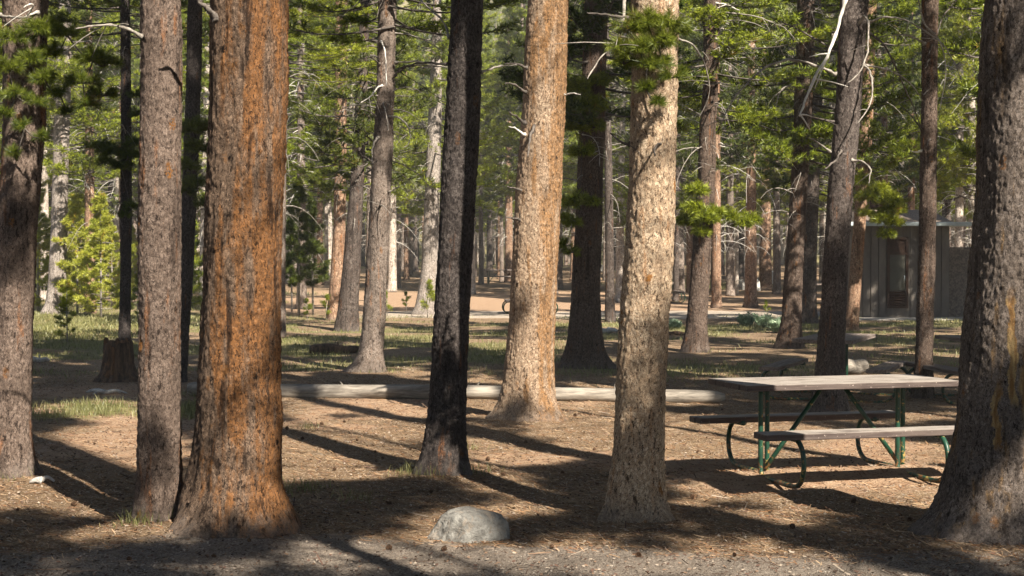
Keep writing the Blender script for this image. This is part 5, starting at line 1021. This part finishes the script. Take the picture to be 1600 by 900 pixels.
def cone_labels():
    d = {}
    for px, py, o in sorted(CONES, key=lambda q: q[0]):
        nm, mx = ('the pale boulder', 731) if py > 770 and abs(px - 731) < 150 else min(MARKS + [('the nearest picnic table', 1340)], key=lambda q: abs(q[1] - px))
        sd_ = 'left' if px < mx else 'right'; row = 'near' if py > 765 else 'farther'; k = (nm, sd_, row); d[k] = d.get(k, 0) + 1
        tag(o, f'{ORD(d[k])} {row} pine cone, counted from left, on the ground {sd_} of {nm}', 'pine cone', gcen)
MARKS = [('the left-edge pine', 47), ('the thin dark pine', 197), ('the slim pinkish pine', 248), ('the broad orange pine', 380), ('the flared grey pine', 590), ('the charcoal pine', 705), ('the large tan pine', 838), ('the dark brown pine', 916), ('the sunlit pale pine', 1010), ('the crooked brown pine', 1095), ('the grey brown pine', 1240), ('the leaning dark pine', 1303), ('the knotty slender pine', 1448), ('the right-edge pine', 1570)]
FOR = []   # (x, y, width m, variant, exact)
TONE = {'g': (0, 4, 9), 'd': (1, 5), 'o': (2, 7), 'p': (3, 8)}
EX = [(1062, 462, 16, 'g'), (1077, 458, 10, 'o'), (1056, 470, 9, 'd'), (1116, 452, 9, 'p'), (1141, 464, 14, 'g'), (1151, 463, 6, 'p'), (1128, 430, 8, 'd'), (1136, 428, 6, 'p'), (1173, 480, 19, 'o'), (1196, 452, 20, 'o'), (1163, 440, 8, 'p'), (1158, 436, 6, 'd'), (1214, 462, 12, 'g'), (953, 503, 15, 'd'), (968, 472, 14, 'p'), (926, 455, 10, 'g'), (934, 440, 8, 'd'), (945, 438, 7, 'g'), (613, 457, 14, 'p'), (622, 450, 9, 'g'), (635, 438, 9, 'o'), (642, 430, 7, 'g'), (738, 462, 10, 'p'), (752, 445, 8, 'g'), (795, 442, 14, 'o'), (784, 440, 7, 'g'), (765, 425, 10, 'd'), (500, 445, 11, 'o'), (514, 436, 14, 'p'), (487, 430, 9, 'g'), (172, 452, 11, 'd'), (184, 455, 13, 'p'), (210, 440, 10, 'g'), (308, 452, 13, 'p'), (321, 462, 9, 'd'), (873, 452, 12, 'g'), (649, 425, 8, 'd'), (450, 440, 10, 'g'), (478, 436, 9, 'p'), (62, 450, 12, 'p'), (8, 470, 14, 'p'), (120, 440, 12, 'd'), (1378, 470, 14, 'd'), (1405, 455, 12, 'g'), (1500, 470, 15, 'g'), (1522, 480, 18, 'p'), (1535, 500, 14, 'd'), (1268, 450, 12, 'o'), (1330, 460, 12, 'd'), (1423, 460, 14, 'o'), (1480, 455, 12, 'd'), (577, 470, 12, 'g'), (548, 450, 10, 'p'), (1243, 440, 10, 'p')]
rf = np.random.default_rng(41)
for (px, py, w, tn) in EX:
    g = gnd(px, py); Y = g[1]
    if Y > 72:   # the far floor rises a little: find where the sight line meets it
        for Y in np.arange(60, 128, .5):
            if at(px, py, Y)[2] < on(at(px, py, Y)[0], Y): break
    if px > 1320 and Y < 50: Y = 50 + 4 * rf.random()
    X = float(at(px, py, Y)[0]); FOR.append((X, Y, w / F * Y * 1.0, TONE[tn][rf.integers(len(TONE[tn]))]))
occ = [(t['bx'], t['D']) for t in TREES] + [(x, y) for x, y, _, _ in FOR]
def clear(x, y):
    if 8.2 < x < 14.8 and 40 < y < 49.5: return False
    if y < 54: return False
    px = 800 + F * x / y
    if 730 < px < 800 and 50 < y < 86: return False
    if 1040 < px < 1240 and y < 70: return False
    if 560 < px < 700 and y < 80: return False
    return True
tries = 0
while len(FOR) < 265 and tries < 20000:
    tries += 1; y = 54 + 74 * rf.random() ** .85; x = (rf.random() * 2 - 1) * (.335 * y + 3)
    if not clear(x, y): continue
    md_ = 1.9 if y < 85 else 1.5
    if any((x - a) ** 2 + (y - b) ** 2 < md_ ** 2 for a, b in occ): continue
    occ.append((x, y)); FOR.append((x, y, .22 + .16 * rf.random(), int(rf.integers(10))))
# a few taller ones just outside the frame sides and left wood
for (x, y) in [(-9.8, 24), (-11.5, 33), (-14.5, 40), (-12.4, 47), (-9.2, 50), (8.4, 25.5), (12.9, 33), (10.2, 30.5), (15.2, 38), (17.5, 48), (14.8, 53), (-16.5, 52), (-6.9, 52.5), (6.8, 53.2)]:
    FOR.append((x, y, .28 + .08 * rf.random(), int(rf.integers(10))))
ent = []
for (x, y, w, v) in FOR: ent.append([800 + F * x / y, x, y, w, v])
ent.sort(key=lambda e: e[0])
ORD = lambda n: f"{n}{'th' if 10 <= n % 100 <= 20 else {1: 'st', 2: 'nd', 3: 'rd'}.get(n % 10, 'th')}"
cone_labels()
cnt = {}
for e in ent:
    px, x, y, w, v = e; gi = sum(px > mk[1] for mk in MARKS); near_ = 'middle-distance' if y < 75 else 'distant'
    tn = {0: 'grey', 1: 'dark', 2: 'rusty', 3: 'pale'}[{0: 0, 4: 0, 9: 0, 6: 0, 1: 1, 5: 1, 2: 2, 7: 2, 3: 3, 8: 3}[v]]
    cnt[(gi, near_, tn)] = cnt.get((gi, near_, tn), 0) + 1; n = cnt[(gi, near_, tn)]
    if gi == 0: where = 'left of the left-edge pine'
    elif gi == len(MARKS): where = 'beyond the right-edge pine'
    else: where = f'between {MARKS[gi - 1][0]} and {MARKS[gi][0]}'
    lab = f'{ORD(n)} {tn} {near_} pine from left {where}'
    mt, md, me, me2, H = VAR[v]; z = on(x, y); r = thing('pine_tree', lab, 'pine tree', (x, y, z), rf.random() * 6.283, 'pines of the forest behind the clearing')
    s = .9 + .3 * rf.random(); wr_ = (w / 2) / .165 / .97
    a = inst('trunk', mt, r, sc=(wr_, wr_, s)); cs = .9 + .35 * rf.random(); inst('crown', me, r, sc=(cs, cs, s)); 
    inst('branches', me2, r, sc=(cs, cs, s)); inst('dead_twigs', md, r, rz=rf.random() * 6, sc=(1, 1, s))
# the wood further back reads as one mass
st = bpy.data.objects.new('distant_forest', None)
def mass(name, label, n, y0, y1, seed, wid=.36, k=3.4):
    rg = np.random.default_rng(seed); mb = MB(); tb = MB(); C = []; Dn = []
    for i in range(n):
        y = y0 + (y1 - y0) * rg.random(); x = (rg.random() * 2 - 1) * (wid * y + 4); z = on(x, y); H = 12 + 5 * rg.random(); tb.tube(np.array([[x, y, z - .3], [x, y, z + H * .5], [x, y, z + H]]), [.18, .12, .03], 5, False)
        m_ = 260; t = rg.random(m_) ** .8; zz = 2.2 + (H - 2.2) * t; R = 2.3 * (1 - t) ** .7 * (.4 + .6 * np.minimum(1, t * 4)); a = rg.random(m_) * 6.283; a = np.round(a * 1.6 + zz * .7) / 1.6 + rg.normal(size=m_) * .16; q = R * rg.random(m_) ** .5
        C.append(np.stack([x + q * np.cos(a), y + q * np.sin(a), z + zz], 1)); Dn.append(np.stack([np.cos(a), np.sin(a), .4 + 0 * a], 1))
    blades(mb, np.concatenate(C), np.concatenate(Dn), rg, 9, .34, .055, .4); o = mb.build(name, M['needle'], None, False); tag(o, label, 'forest', kind='stuff')
    o2 = tb.build('far_trunks', M['far_grey'], o); o2['kind'] = 'stuff'
bpy.data.objects.remove(st)
mass('distant_forest', 'dense green pine wood closing the view behind the counted trees', 420, 122, 175, 9)
mass('hillside_forest', 'pine wood rising on the slope behind everything else', 760, 175, 262, 10)

# ------------------------------------------------------------------ thin dusty air between the far trunks
hz = MB(); hz.box((0, 60, 33), (860, 520, 90)); hm = NT('dusty air'); pv = hm.new('ShaderNodeVolumePrincipled'); pv.inputs['Color'].default_value = (.95, .96, .93, 1); pv.inputs['Density'].default_value = HAZE; pv.inputs['Anisotropy'].default_value = 0.0
hm.L(pv.outputs[0], hm.out.inputs['Volume']); ho = hz.build('haze', hm.m, None, False); tag(ho, 'thin pale haze hanging between the far trunks', 'haze', kind='stuff')
